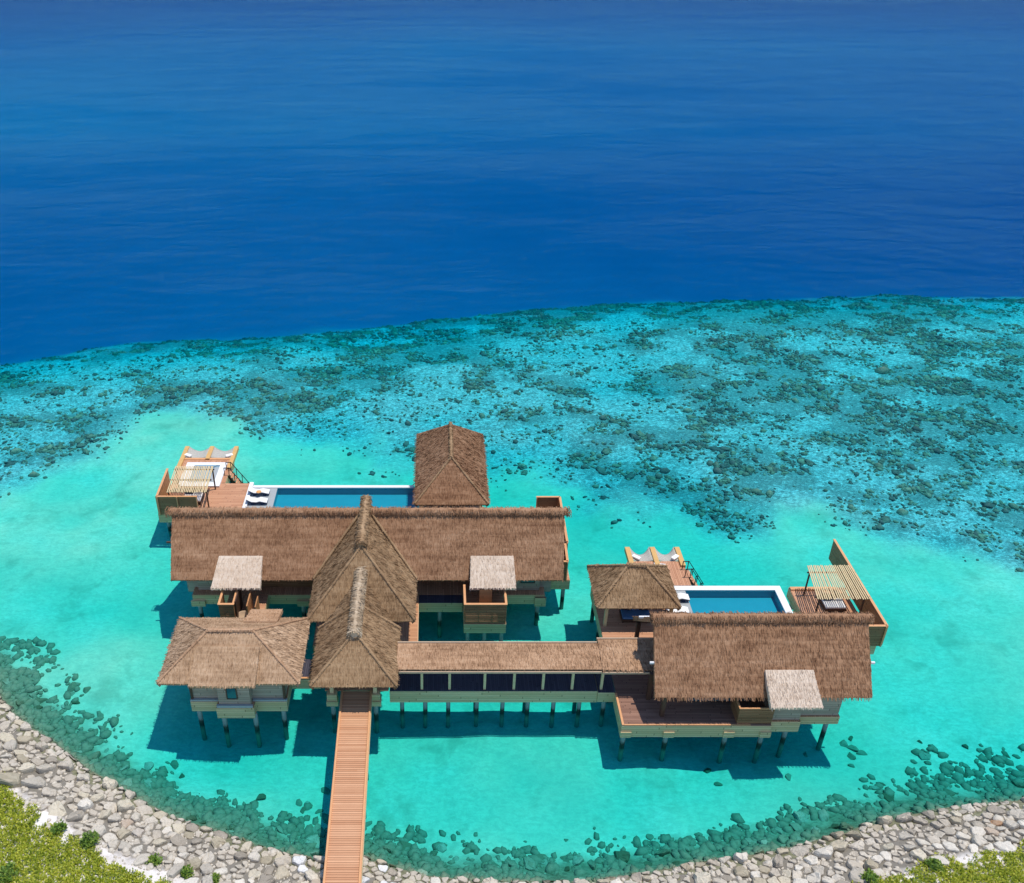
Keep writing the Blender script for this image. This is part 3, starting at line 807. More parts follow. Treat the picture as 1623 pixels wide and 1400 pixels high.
piles(jt, [(jx(y) + s * .8, y) for y in (36.3, 39.5, 42.7) for s in (-1, 1)], top=DZ - .1, r=.14)

# ------------------------------------------------------------------ pools
def pool(label, x0, x1, y0, y1, shelf_x, cop_back, right=None, left=None, group=None):
    t = thing('swimming_pool', label, 'pool', ((x0 + x1) / 2, (y0 + y1) / 2, 0), group)
    zw = 2.08; zb = 1.42
    m = MB(); w = .25
    m.box(x0 - w, x1 + w, y0 - w, y1 + w, zb - .3, zb)
    m.box(x0 - w, x1 + w, y1, y1 + w, zb, zw + .03); m.box(x0 - w, x1 + w, y0 - w, y0, zb, zw + .03)
    m.box(x0 - w, x0, y0, y1, zb, zw + .03); m.box(x1, x1 + w, y0, y1, zb, zw + .03)
    m.build('basin', M['tile'], t)
    MB().add([(x0, y0, zw), (x1, y0, zw), (x1, y1, zw), (x0, y1, zw)], [(0, 1, 2, 3)]).build('water_surface', M['pool_water'], t)
    c = MB()
    c.box(cop_back[0], cop_back[1], y1 + .02, y1 + cop_back[2], 1.5, 2.22)
    if right: c.box(x1 + .02, x1 + right, y0 - w, y1 + .02, 1.5, 2.218)
    if left: c.box(left[0], left[1], y0 - w, left[2], 1.5, 2.32)
    c.build('coping', M['white'], t, bevel=.02)
    mk('shelf', M['grey_stone'], t, (shelf_x, x0 - .004, y0 - w, y1 + .015, 1.6, zw + .06))
    piles(t, [(x0 + .5, y1 - .3), ((x0 + x1) / 2, y1 - .3), (x1 - .5, y1 - .3)], top=.7)
    return t
pool('long narrow blue plunge pool with white far edge beside the tall pavilion', -15.3, -2.05, 68.0, 73.28, -17.7, (-17.68, -2.1, .42), None, (-18.1, -17.71, 74.1), 'villa pools')
pool('short blue plunge pool with a white rim beside the square pavilion', 20.7, 28.1, 53.6, 58.2, 19.82, (19.85, 28.7, .55), .6, None, 'villa pools')

# ------------------------------------------------------------------ back decks
sd = thing('spa_deck', 'raised timber deck with three upturned beams reaching over the lagoon at far left', 'deck', (-23.3, 74.5, 0), 'sun decks over the lagoon')
platform(sd, -25.75, -20.55, 74.1, 78.5, M['deck_x'])
platform(sd, -25.75, -21.8, 69.0, 74.0, M['deck_x'], 'lower_deck')
mk('cross_beam', M['rim'], sd, (-25.75, -20.6, 78.3, 78.62, DZ + .004, DZ + .06))
for x in (-25.72, -23.15, -20.62):
    MB().beam((x, 76.6 if abs(x + 23.15) > 1 else 78.3, 2.18), (x, 80.7, 2.18), .42, .42).build('beam', M['beam'], sd, bevel=.02)
piles(sd, [(-25.3, 78), (-20.9, 78), (-25.3, 74), (-20.9, 74), (-25.3, 70), (-23.1, 80.2)])
ld = thing('pool_deck', 'plain striped timber deck between the hot tub and the long pool', 'deck', (-20, 71, 0))
platform(ld, -21.75, -18.15, 66.0, 74.05, M['deck_y'])
piles(ld, [(-21.4, 73.7), (-18.5, 73.7)])
rd = thing('sun_deck', 'timber deck with three honey coloured beams behind the square pavilion', 'deck', (19, 60.5, 0), 'sun decks over the lagoon')
platform(rd, 16.6, 21.35, 58.8, 62.0, M['deck_x'])
for x in (16.85, 19.05, 21.22):
    MB().beam((x, 61.2, 2.2), (x, 63.75, 2.2), .42, .42).build('beam', M['beam'], rd, bevel=.02)
piles(rd, [(16.9, 61.7), (21.0, 61.7), (21.0, 59.1), (19.05, 63.2)])
td = thing('terrace_deck', 'slat-shaded timber terrace at the far right end of the second villa', 'deck', (31.5, 55, 0))
platform(td, 29.4, 33.9, 51.85, 58.55, M['deck_x'])
mk('bench_edge', M['rim'], td, (29.42, 33.2, 58.15, 58.5, DZ + .004, DZ + .12))
piles(td, [(29.8, 58.2), (33.5, 58.2), (33.5, 52.2), (29.8, 54)])

# nets
def net(label, x0, x1, y0, y1, sag=.6, group='hammock nets'):
    m = MB(); n = 10; ny = 6
    vs = []
    for j in range(ny + 1):
        for i in range(n + 1):
            u = i / n; v = j / ny
            edge = 4 * u * (1 - u)
            vs.append((x0 + (x1 - x0) * u, y0 + (y1 - y0 - sag * edge) * v + 0, 2.3 - .45 * edge * (.35 + .65 * v)))
    fs = [(j * (n + 1) + i, j * (n + 1) + i + 1, (j + 1) * (n + 1) + i + 1, (j + 1) * (n + 1) + i) for j in range(ny) for i in range(n)]
    o = m.add(vs, fs).build('hammock_net', M['net'], None, smooth=True)
    tag(o, label, 'net', group)
    so = o.modifiers.new('thick', 'SOLIDIFY'); so.thickness = .02
    return o
net('grey net slung beside the hot tub deck, left of its middle beam', -25.5, -23.37, 78.65, 80.75, .15)
net('grey net slung beside the hot tub deck, right of its middle beam', -22.93, -20.84, 78.65, 80.75, .15)
net('sagging pale net behind the square pavilion, left of the middle beam', 17.07, 18.83, 62.02, 63.95)
net('sagging pale net behind the square pavilion, right of the middle beam', 19.27, 21.0, 62.02, 63.95)

def cushion(name, label, x, y, z, sx, sy, sz, rz, mat, cat='cushion', group=None):
    m = MB(); m.box(-sx / 2, sx / 2, -sy / 2, sy / 2, 0, sz)
    o = m.build(name, mat, None, bevel=min(sz, .12) * .45)
    o.location = (x, y, z); o.rotation_euler = (0, 0, rz)
    return tag(o, label, cat, group)
cushion('cushion', 'white cushion on the left net by the hot tub', -25.25, 78.95, 2.28, .75, .42, .16, -.5, M['cloth_white'], group='white cushions on the nets')
cushion('cushion', 'white cushion on the right net by the hot tub', -21.05, 78.95, 2.28, .75, .42, .16, .5, M['cloth_white'], group='white cushions on the nets')
cushion('cushion', 'white cushion on the left net behind the square pavilion', 17.4, 62.35, 2.3, .75, .4, .16, -.7, M['cloth_white'], group='white cushions on the nets')
cushion('cushion', 'white cushion on the right net behind the square pavilion', 20.75, 62.35, 2.3, .75, .4, .16, .7, M['cloth_white'], group='white cushions on the nets')
cushion('towel', 'folded white towel with a blue stripe on the deck behind the square pavilion', 19.2, 61.3, DZ + .01, 1.0, .7, .12, -.3, M['cloth_white'], 'towel')

# hot tub
ht = thing('hot_tub', 'sunken hot tub with a broad white surround on the left deck', 'hot tub', (-23, 75.5, 0))
m = MB(); z0, z1 = DZ + .004, DZ + .16
m.box(-25.0, -24.15, 73.35, 77.6, z0, z1); m.box(-21.6, -20.95, 73.35, 77.6, z0, z1)
m.box(-24.15, -21.6, 73.35, 74.0, z0, z1); m.box(-24.15, -21.6, 77.1, 77.6, z0, z1)
m.build('surround', M['white'], ht)
mk('basin', M['tub_tile'], ht, (-24.14, -21.61, 74.01, 77.09, DZ + .006, DZ + .03), (-24.14, -22.0, 76.85, 77.09, DZ + .03, DZ + .15))
mk('seat_ledge', M['grey_stone'], ht, (-24.14, -21.61, 74.01, 74.7, DZ + .031, DZ + .12), (-22.1, -21.61, 74.71, 76.8, DZ + .031, DZ + .10))

# pergolas
def pergola(label, x0, x1, y0, y1, z, n, skew, posts, beams, skew1=None):
    skew1 = skew if skew1 is None else skew1
    t = thing('pergola', label, 'pergola', ((x0 + x1) / 2, (y0 + y1) / 2, 0), 'slatted pergolas')
    for k in range(n):
        u = k / (n - 1); x = x0 + (x1 - x0) * u
        j = rnd.uniform(-.02, .02)
        MB().beam((x + j, y0 + rnd.uniform(-.05, .05), z), (x + skew + (skew1 - skew) * u + j, y1 + rnd.uniform(-.05, .05), z), .085, .05).build('slat', M['bamboo'], t)
    for y in beams:
        s = skew * (y - y0) / (y1 - y0); s1 = skew1 * (y - y0) / (y1 - y0)
        MB().beam((x0 + s - .15, y, z - .10), (x1 + s1 + .15, y, z - .10), .09, .12).build('cross_beam', M['dark_wood'], t)
    for x, y in posts:
        MB().tube((x, y, DZ), (x, y, z - .16), .07).build('post', M['dark_wood'], t)
    return t
pergola('pale slatted bamboo pergola over the hot tub end of the left deck', -24.55, -21.0, 69.0, 73.4, 4.6, 24, -.25, [(-21.1, 69.5), (-21.25, 73.0), (-24.6, 69.5), (-24.75, 73.0)], (69.4, 71.2, 73.0))
pergola('pale slatted bamboo pergola over the right terrace', 29.8, 33.83, 54.33, 58.47, 4.6, 24, .6, [(30.3, 57.6), (30.1, 54.7), (33.6, 54.7), (33.7, 57.8)], (54.7, 57.7), .04)

# privacy fences
def fence(label, segs, mat_in, z0=DZ, z1=4.2, rim=True, name='privacy_fence', low=1.2):
    x, y = segs[0][0]
    t = thing(name, label, 'fence', (x, y, 0), 'timber privacy fences')
    for a, b in segs:
        MB().wallseg(a, b, z0, z1, .10).build('panel', mat_in if abs(a[1] - b[1]) > 1 else M['brown_wall'], t)
        a_ = Vector((*a, 0)); b_ = Vector((*b, 0)); d = (b_ - a_).normalized() * .06
        MB().wallseg((a_ - d)[:2], (b_ + d)[:2], z1 + .002, z1 + .06, .2).build('rail', M['rim'], t)
        L = (b_ - a_).length; k = max(2, int(L / 1.4) + 1); n = Vector((-d.y, d.x, 0)).normalized() * .10
        for i in range(k):
            p = a_ + (b_ - a_) * (i / (k - 1))
            for sg in (1,):
                q = p - n * sg if True else p
                MB().box(q.x - .045, q.x + .045, q.y - .045, q.y + .045, z0, z1 - .01).build('post', M['rim'], t)
    return t
fence('tall oiled timber fence round the left end of the hot tub deck', [((-25.72, 73.5), (-25.55, 68.95)), ((-25.5, 68.88), (-21.9, 68.88))], M['orange'])
fence('tall oiled timber fence round the far right terrace', [((34.15, 51.8), (34.15, 62.4)), ((31.5, 51.75), (34.1, 51.75))], M['fence_brown'])
fence('stepped timber fence at the right gable of the long villa', [((9.3, 68.8), (11.35, 68.8)), ((11.4, 68.75), (11.25, 62.1)), ((9.9, 62.05), (11.25, 62.05)), ((11.05, 62.0), (10.95, 59.5)), ((9.9, 59.45), (10.95, 59.45))], M['brown_wall'])
mk_ = thing('narrow_deck', 'narrow planked walk along the right gable of the long villa', 'deck', (10, 64, 0))
platform(mk_, 9.12, 11.3, 59.5, 68.7, M['deck_y'])
piles(mk_, [(10.9, 60), (10.9, 68)])

# shower yards
def shower_yard(label, x0, x1, y0, yl, yr, yb, wid, group):
    t = thing('shower_yard', label, 'shower yard', ((x0 + x1) / 2, y0, 0), group)
    platform(t, x0, x1, y0, yb, M['deck_y'])
    m = MB()
    for k in range(12): m.box(x0 + .02, x1 - .02, y0 + .02, y0 + .06, DZ + .03 + k * .16, DZ + .145 + k * .16)
    m.build('front_screen', M['brown_wall'], t)
    for k in range(4):
        x = x0 + .06 + (x1 - x0 - .12) * k / 3
        mk('post', M['rim'], t, (x - .05, x + .05, y0 + .07, y0 + .16, DZ, 4.12))
    mk('side_panel', M['orange'], t, (x0, x0 + .07, y0 + .17, yl, DZ, 4.1))
    mk('side_panel', M['orange'], t, (x1 - .07, x1, y0 + .17, yr, DZ, 4.1))
    mk('rail', M['rim'], t, (x0 - .05, x0 + .13, y0 + .19, yl, 4.103, 4.17)); mk('rail', M['rim'], t, (x1 - .13, x1 + .05, y0 + .19, yr, 4.103, 4.17))
    mk('rail', M['rim'], t, (x0 - .05, x1 + .05, y0 - .02, y0 + .18, 4.123, 4.18))
    piles(t, [(x0 + .3, y0 + .3), ((x0 + x1) / 2, y0 + .3), (x1 - .3, y0 + .3)], r=.15)
    return t
t = shower_yard('wide shower yard with an orange timber rim, in front of the long villa at right', 2.28, 5.58, 54.2, 56.6, 56.2, 57.6, .12, 'shower yards')
mk('shower_wall', M['orange'], t, (3.5, 4.5, 55.7, 55.8, DZ, 4.4))
t = shower_yard('narrow shower yard with orange posts between the long villa and the cottage', -16.95, -15.75, 54.2, 55.9, 55.9, 57.6, .12, 'shower yards')
t = thing('tub_yard', 'narrow yard with orange side fins beside a round bath, behind the cottage', 'shower yard', (-14.8, 55, 0), 'shower yards')
platform(t, -15.68, -13.75, 53.9, 57.6, M['deck_y'])
mk('side_fin', M['orange'], t, (-14.75, -14.65, 54.1, 55.9, DZ, 4.1)); mk('side_fin', M['orange'], t, (-14.1, -14.02, 54.1, 55.4, DZ, 4.0))
mk('partition', M['dark_wood'], t, (-15.7, -15.6, 54.4, 56.4, DZ, 4.3))
bt = thing('bathtub', 'round pale bathtub in the yard behind the cottage', 'bathtub', (-15.2, 53.98 + .55, DZ))
m = MB(); n = 24; prof = [(.50, .0), (.58, .5), (.54, .55), (.48, .5), (.4, .12)]
vs = [(-15.2 + r_ * math.cos(2 * math.pi * k / n), 54.55 + r_ * math.sin(2 * math.pi * k / n), DZ + .01 + z_) for r_, z_ in prof for k in range(n)]
fs = [(i * n + k, i * n + (k + 1) % n, (i + 1) * n + (k + 1) % n, (i + 1) * n + k) for i in range(4) for k in range(n)] + [tuple(range(4 * n, 5 * n))]
m.add(vs, fs).build('shell', M['trim'], bt, smooth=True)

# boarding ladders
def ladder(label, x, y, w, run):
    t = thing('boarding_ladder', label, 'ladder', (x, y, 0), 'boarding ladders')
    m = MB()
    for k in range(9):
        u = k / 8; m.box(x + run * u, x + run * u + .26, y - w / 2, y + w / 2, 2.1 - 2.5 * u, 2.16 - 2.5 * u)
    m.build('tread', M['deck_x'], t)
    for s in (-1, 1):
        yy = y + s * (w / 2 + .03)
        MB().beam((x - .05, yy, 2.1), (x + run + .2, yy, -.5), .06, .22).build('stringer', M['dark_wood'], t)
        rl = MB(); rl.beam((x - .35, yy, 3.05), (x + .15, yy, 3.05), .06, .06); rl.beam((x + .15, yy, 3.05), (x + run + .25, yy, .55), .06, .06)
        for u in (0, .33, .66, 1): rl.beam((x + .1 + run * u, yy, 2.1 - 2.4 * u), (x + .1 + run * u, yy, 3.1 - 2.4 * u), .06, .06)
        rl.beam((x - .35, yy, DZ), (x - .35, yy, 3.05), .06, .06)
        rl.build('handrail', M['black_metal'], t)
    return t
ladder('steep wooden boarding ladder with dark handrails dropping from the hot tub deck', -20.5, 76.0, .95, 1.5)
ladder('steep wooden boarding ladder with dark handrails beside the square pavilion deck', 21.4, 60.4, .95, 1.5)

# sun loungers
def lounger(label, x, y, rz, group='white sun loungers'):
    t = thing('sun_lounger', label, 'lounger', (0, 0, 0), group)
    prof = [(-1.0, .62), (-.5, .34), (-.05, .30), (.3, .40), (.95, .24)]
    def slab(off0, off1, w):
        m = MB(); vs = []; n = len(prof)
        for yy in (-w, w):
            for px_, pz in prof: vs.append((px_, yy, pz + off0))
            for px_, pz in prof: vs.append((px_, yy, pz + off1))
        fs = []
        for k in range(n - 1):
            fs += [(n + k, n + k + 1, 3 * n + k + 1, 3 * n + k), (k + 1, k, 2 * n + k, 2 * n + k + 1), (k, k + 1, n + k + 1, n + k), (2 * n + k + 1, 2 * n + k, 3 * n + k, 3 * n + k + 1)]
        fs += [(0, n, 3 * n, 2 * n), (n - 1, 3 * n - 1, 4 * n - 1, 2 * n - 1)]
        return m.add(vs, fs)
    slab(-.12, 0, .30).build('shell', M['navy'], t)
    slab(.005, .09, .36).build('mattress', M['cloth_white'], t, bevel=.03)
    mk('foot', M['navy'], t, (-.6, -.35, -.28, .28, 0, .22)); mk('foot', M['navy'], t, (.35, .6, -.28, .28, 0, .22))
    t.location = (x, y, 2.15); t.rotation_euler = (0, 0, rz)
    return t
L1 = lounger('white lounger carrying a round orange tray, on the long pool shelf', -16.85, 72.25, 0)
L2 = copy_tree(L1); L2.location = (-16.8, 70.75, 2.15); L2['label'] = 'white lounger without a tray, on the long pool shelf'
L3 = copy_tree(L1); L3.location = (20.25, 57.05, 2.15); L3.rotation_euler = (0, 0, 0); L3['label'] = 'white lounger at the far end of the short pool shelf'; L3.location.x = 19.75
L4 = copy_tree(L1); L4.location = (19.35, 55.5, 2.15); L4['label'] = 'white lounger half under the square pavilion eave'
tr = MB().tube((-16.85, 71.95, 2.63), (-16.85, 71.95, 2.67), .24, n=20).build('tray', M['tray'], None)
tag(tr, 'round orange tray resting on a white lounger by the long pool', 'tray')

# daybeds
def daybed(label, x, y, w, d, matt, group='daybeds on the terraces', stripes=False, pillows=2):
    t = thing('daybed', label, 'daybed', (x, y, DZ), group)
    m = MB(); m.box(x - w / 2, x + w / 2, y - d / 2, y + d / 2, DZ + .12, DZ + .34)
    for sx in (-1, 1):
        for sy in (-1, 1):
            cx, cy = x + sx * (w / 2 - .08), y + sy * (d / 2 - .08)
            m.box(cx - .05, cx + .05, cy - .05, cy + .05, DZ, DZ + .12)
    m.box(x - w / 2, x + w / 2, y + d / 2 - .06, y + d / 2, DZ + .34, DZ + .95)
    m.build('frame', M['dark_wood'], t)
    mk('mattress', matt, t, (x - w / 2 + .04, x + w / 2 - .04, y - d / 2 + .03, y + d / 2 - .08, DZ + .345, DZ + .52), bevel=.05)
    for k in range(pillows):
        px_ = x - w / 2 + w * (k + .5) / pillows
        mk('pillow', matt if k % 2 else M['navy'], t, (px_ - w / pillows * .42, px_ + w / pillows * .42, y + d / 2 - .42, y + d / 2 - .12, DZ + .53, DZ + .78), bevel=.07)
    return t
daybed('white cushioned daybed striped by slat shade under the left pergola', -22.95, 71.1, 1.75, 1.5, M['cloth_white'])
daybed('white cushioned daybed striped by slat shade under the right pergola', 32.1, 56.1, 1.7, 1.2, M['cloth_white'])
daybed('blue cushioned daybed in the shade of the square pavilion', 15.9, 54.9, 2.3, 1.3, M['blue_cloth'], pillows=3)

# ------------------------------------------------------------------ rock sea wall, stones under water, corals, plants
def shore_d(x, y):
    return float(sdist(np.array([x]), np.array([y]), SHORE)[0])
CF, CC, CS = 1447.0, math.cos(R(31.3)), math.sin(R(31.3))
def in_view(x, y, z=0.0, pad=30):
    zz = z - 52; dz = y * CC - zz * CS
    px_ = 690 + CF * x / dz; py_ = 700 + CF * (-y * CS - zz * CC) / dz
    return -pad < px_ < 1623 + pad and -pad < py_ < 1400 + pad
def tz(x, y):
    return float(terrain(np.array([x]), np.array([y]))[0][0])
def rock_mat(name, c1, c2, c3, moss=0.0, rough=.85):
    m, nt, out = new_mat(name); g = N(nt)
    p = g.obj(); rn = g.n('ShaderNodeObjectInfo').outputs['Random']
    geo = g.n('ShaderNodeNewGeometry').outputs['Position']
    n1 = g.noise(geo, 1.3, 5, .65); n2 = g.noise(geo, 7, 5, .7)
    f = g.math('MULTIPLY_ADD', n1, .7, g.math('MULTIPLY_ADD', rn, .75, -.25), clamp=True)
    c = g.ramp(f, [(.1, c1), (.45, c2), (.85, c3)])
    c = g.mix(g.math('MULTIPLY', g.ramp(n2, [(.48, (0, 0, 0)), (.72, (1, 1, 1))]), .5), c, tuple(v * .45 for v in c2))
    if moss:
        c = g.mix(g.math('MULTIPLY', g.ramp(n1, [(.4, (0, 0, 0)), (.6, (1, 1, 1))]), moss), c, (.07, .10, .03))
    # the tide mark: dark wet algae just above the sea
    z = g.xyz(geo)[2]
    wet = g.ramp(g.math('ADD', g.math('MULTIPLY', z, 3.2), g.math('MULTIPLY', g.math('SUBTRACT', n1, .5), .8)), [(.05, (1, 1, 1)), (.42, (0, 0, 0))])
    c = g.mix(g.math('MULTIPLY', wet, .25 if moss else .85), c, (.06, .065, .04))
    h = g.math('ADD', n1, g.math('MULTIPLY', n2, .35))
    g.l(g.bsdf(c, rough, .25, g.bump(h, .8, .12)), out.inputs[0])
    return m
RM = {'grey': rock_mat('grey rock', (.31, .27, .215), (.485, .425, .34), (.62, .555, .455)),
      'pale': rock_mat('pale rock', (.46, .41, .335), (.61, .55, .455), (.73, .67, .57)),
      'buff': rock_mat('buff rock', (.36, .31, .22), (.53, .46, .34), (.64, .57, .44)),
      'rust': rock_mat('rust stained rock', (.42, .24, .13), (.47, .36, .26), (.52, .47, .40)),
      'white': rock_mat('white rock', (.62, .61, .59), (.74, .73, .71), (.84, .83, .81))}
SUB = rock_mat('algae covered rock', (.10, .115, .06), (.30, .31, .20), (.60, .58, .43), moss=.35)

def clip(poly, ax, ay, bx, by):
    """keep the part of poly nearer to a than to b"""
    mx, my, nx, ny = (ax + bx) / 2, (ay + by) / 2, bx - ax, by - ay
    out = []
    for k in range(len(poly)):
        p, q = poly[k], poly[(k + 1) % len(poly)]
        dp = (p[0] - mx) * nx + (p[1] - my) * ny; dq = (q[0] - mx) * nx + (q[1] - my) * ny
        if dp <= 0: out.append(p)
        if dp * dq < 0:
            t = dp / (dp - dq); out.append((p[0] + (q[0] - p[0]) * t, p[1] + (q[1] - p[1]) * t))
    return out
def stone_mesh(poly, cx, cy, ht, gap):
    n0 = len(poly)
    # cut the corners so the outline is irregular, not a clean cell
    pts = []
    for k in range(n0):
        p, q = poly[k], poly[(k + 1) % n0]
        L = math.hypot(q[0] - p[0], q[1] - p[1])
        if L < .05: continue
        c = rnd.uniform(.07, .2)
        pts.append((p[0] + (q[0] - p[0]) * c, p[1] + (q[1] - p[1]) * c))
        if L > .5:
            w = rnd.uniform(-.05, .03); t = rnd.uniform(.4, .6)
            mx, my = p[0] + (q[0] - p[0]) * t, p[1] + (q[1] - p[1]) * t
            d = math.hypot(mx - cx, my - cy) + 1e-6; pts.append((mx + (mx - cx) / d * w, my + (my - cy) / d * w))
        c = rnd.uniform(.8, .93)
        pts.append((p[0] + (q[0] - p[0]) * c, p[1] + (q[1] - p[1]) * c))
    n = len(pts)
    if n < 3: return None
    tx, ty = rnd.gauss(0, .24), rnd.gauss(0, .24)
    size = math.sqrt(sum((x - cx) ** 2 + (y - cy) ** 2 for x, y in pts) / n)
    rings = [(1.0 - gap / size, -.5, 0), (1.0 - gap / size, .42 * ht, .05), (.93 - gap / size, .82 * ht, .07), (.70, ht, .06)]
    vs = []; fs = []
    zt = terrain(np.array([q[0] for q in pts] + [cx]), np.array([q[1] for q in pts] + [cy]))[0].tolist(); zc = zt.pop()
    for sc, dz, jz in rings:
        for (x, y), z in zip(pts, zt):
            X = cx + (x - cx) * sc; Y = cy + (y - cy) * sc
            vs.append((X, Y, zc + (z - zc) * sc + dz + (tx * (X - cx) + ty * (Y - cy)) * (dz > 0) + rnd.gauss(0, jz) * ht * 1.6))
    vs.append((cx + rnd.gauss(0, .06), cy + rnd.gauss(0, .06), zc + ht * rnd.uniform(.95, 1.12)))
    for r_ in range(3):
        for k in range(n):
            a, b = r_ * n + k, r_ * n + (k + 1) % n
            fs.append((a, b, b + n, a + n))
    for k in range(n): fs.append((3 * n + k, 3 * n + (k + 1) % n, 4 * n))
    m = MB(); m.add([(x - cx, y - cy, z - zc) for x, y, z in vs], fs)
    return m, zc
# seeds by dart throwing in the band between the waterline and the sand
seeds = []
def band(x): return 4.4 if x < -8 else (4.4 if x < 14 else 4.0)
rr_ = random.Random(23)
CXs = NR.uniform(-36, 42, 90000); CYs = NR.uniform(30, 52, 90000)
CSs = sdist(CXs, CYs, SHORE)
for x, y, s_ in zip(CXs.tolist(), CYs.tolist(), (-CSs).tolist()):
    if s_ < -2.3 or s_ > band(x) + .35 * math.sin(x * 1.7): continue
    if not in_view(x, y, .8, 20): continue
    if abs(x - jx(y)) < .4: continue
    if s_ < -1.2 and vnoise(x * .8, y * .8, 5) < .45: continue
    r0 = rr_.choice((.45, .65, .9, 1.1, 1.4)) * (.82 if s_ > -.1 else .62)
    if all((x - a) ** 2 + (y - b) ** 2 > (.5 * (r0 + c)) ** 2 for a, b, c in seeds): seeds.append((x, y, r0))
count = {}
STL = {'grey': 'rough grey boulder', 'pale': 'pale weathered boulder', 'buff': 'buff sandy coloured boulder', 'rust': 'boulder with rusty orange stain', 'white': 'clean white rounded boulder'}
stones = []
for k, (x, y, r0) in enumerate(seeds):
    poly = [(x - 1.1, y - 1.1), (x + 1.1, y - 1.1), (x + 1.1, y + 1.1), (x - 1.1, y + 1.1)]
    for a, b, c in seeds:
        if (a, b) != (x, y) and (a - x) ** 2 + (b - y) ** 2 < 9: poly = clip(poly, x, y, a, b)
        if len(poly) < 3: break
    if len(poly) < 3: continue
    # long cells at the rim are cut back to the size of a stone
    poly = [(x + (px_ - x) * min(1, r0 * .82 / max(.01, math.hypot(px_ - x, py_ - y))), y + (py_ - y) * min(1, r0 * .82 / max(.01, math.hypot(px_ - x, py_ - y)))) for px_, py_ in poly]
    res = stone_mesh(poly, x, y, r0 * rr_.uniform(.18, .48), rr_.uniform(.012, .032))
    if res: stones.append((res, x, y, r0))

stones.sort(key=lambda s_: -(s_[3] / math.hypot(s_[2], 51)))
rest = MB()
ndry = 0; wall_sub = []
for k, ((m, zc), x, y, r0) in enumerate(stones):
    s_ = -shore_d(x, y)
    if s_ < -.12:
        wall_sub.append((m, zc, x, y, r0)); continue
    ndry += 1
    near_j = -4.6 < x < -.5 and s_ > .3
    u = rr_.random()
    if near_j and u < .45 or (-9.2 < x < -6.9 and s_ < 1.6 and u < .4): kind = 'white'
    elif s_ > band(x) - 1.4: kind = 'pale' if u < .62 else ('grey' if u < .82 else ('rust' if u > .95 else 'buff'))
    elif s_ < 1.1: kind = 'buff' if u < .40 else ('grey' if u < .8 else 'pale')
    else: kind = 'grey' if u < .46 else ('pale' if u < .70 else ('buff' if u < .93 else 'rust'))
    if ndry > 300:
        rest.add([(a + x, b + y, c + zc) for a, b, c in m.v], m.f); continue
    side = 'left of the jetty' if x < -5.6 else 'right of the jetty'
    row = 'at the waterline' if s_ < 1.0 else ('in the middle of the rock slope' if s_ < band(x) - 1.3 else 'along the sand edge')
    o = m.build('boulder', RM[kind], None)
    o.location = (x, y, zc)
    tag(o, f'{STL[kind]} {row}, {side}', 'boulder', f'{kind} boulders {row} {side}')
if rest.v:
    o = rest.build('boulder_rubble', RM['grey'], None); o['kind'] = 'stuff'
    o['label'] = 'smaller grey stones filling the rock slope'; o['category'] = 'rubble'

# chips and fist-sized rubble in the gaps and along the sand: nobody could count them
def filler():
    n = 12000
    X = NR.uniform(-36, 42, n); Y = NR.uniform(30, 52, n)
    z, sd_, e = terrain(X, Y)
    k = (-sd_ > .2) & (-sd_ < 5.0 + .9 * (vnoise(X, Y, 3) - .3))
    P = np.stack([X, Y, z + .02], 1)[k]
    P = P[[in_view(a, b, 1, 30) for a, b in P[:, :2]]]
    v, f = ico(1); d = NR.lognormal(-2.3, .45, len(P))
    V, F = replicate(v, f, P, d * 1.2, d * .9, d * .7, NR.uniform(0, 6.3, len(P)), .14)
    o = np_mesh('stone_rubble', V, F, RM['grey']); o['kind'] = 'stuff'; o['label'] = 'small broken stones filling the gaps of the rock slope'; o['category'] = 'rubble'
def drowned_filler():
    n = 46000
    X = NR.uniform(-38, 44, n); Y = NR.uniform(32, 56, n)
    z, sd_, e = terrain(X, Y)
    wd = 3.2 + 2.2 * vnoise(X * .45, Y * .45, 12) + 2.2 * sstep(27, 38, X) + 1.4 * sstep(-22, -33, X)
    pr = sstep(0, -1, (sd_ - wd) / 1.5) * sstep(.3, .62, fbm(X * .7, Y * .7, 15, 4)) * (.95 - .65 * sstep(1, 4.5, sd_))
    k = (sd_ > -.2) & (NR.uniform(0, 1, n) < pr)
    P = np.stack([X, Y, z], 1)[k]
    P = P[[in_view(a, b, -1, 30) for a, b in P[:, :2]]]
    v, f = ico(1); d = np.minimum(NR.lognormal(-1.6, .5, len(P)), .42)
    d = np.minimum(d, np.maximum(.05, -.05 - P[:, 2] * .8))
    V, F = replicate(v, f, P, d * 1.25, d * .85, d * .6, NR.uniform(0, 6.3, len(P)), .17)
    o = np_mesh('submerged_stones', V, F, SUB); o['kind'] = 'stuff'; o['label'] = 'small algae covered stones under the shallow edge of the lagoon'; o['category'] = 'rubble'
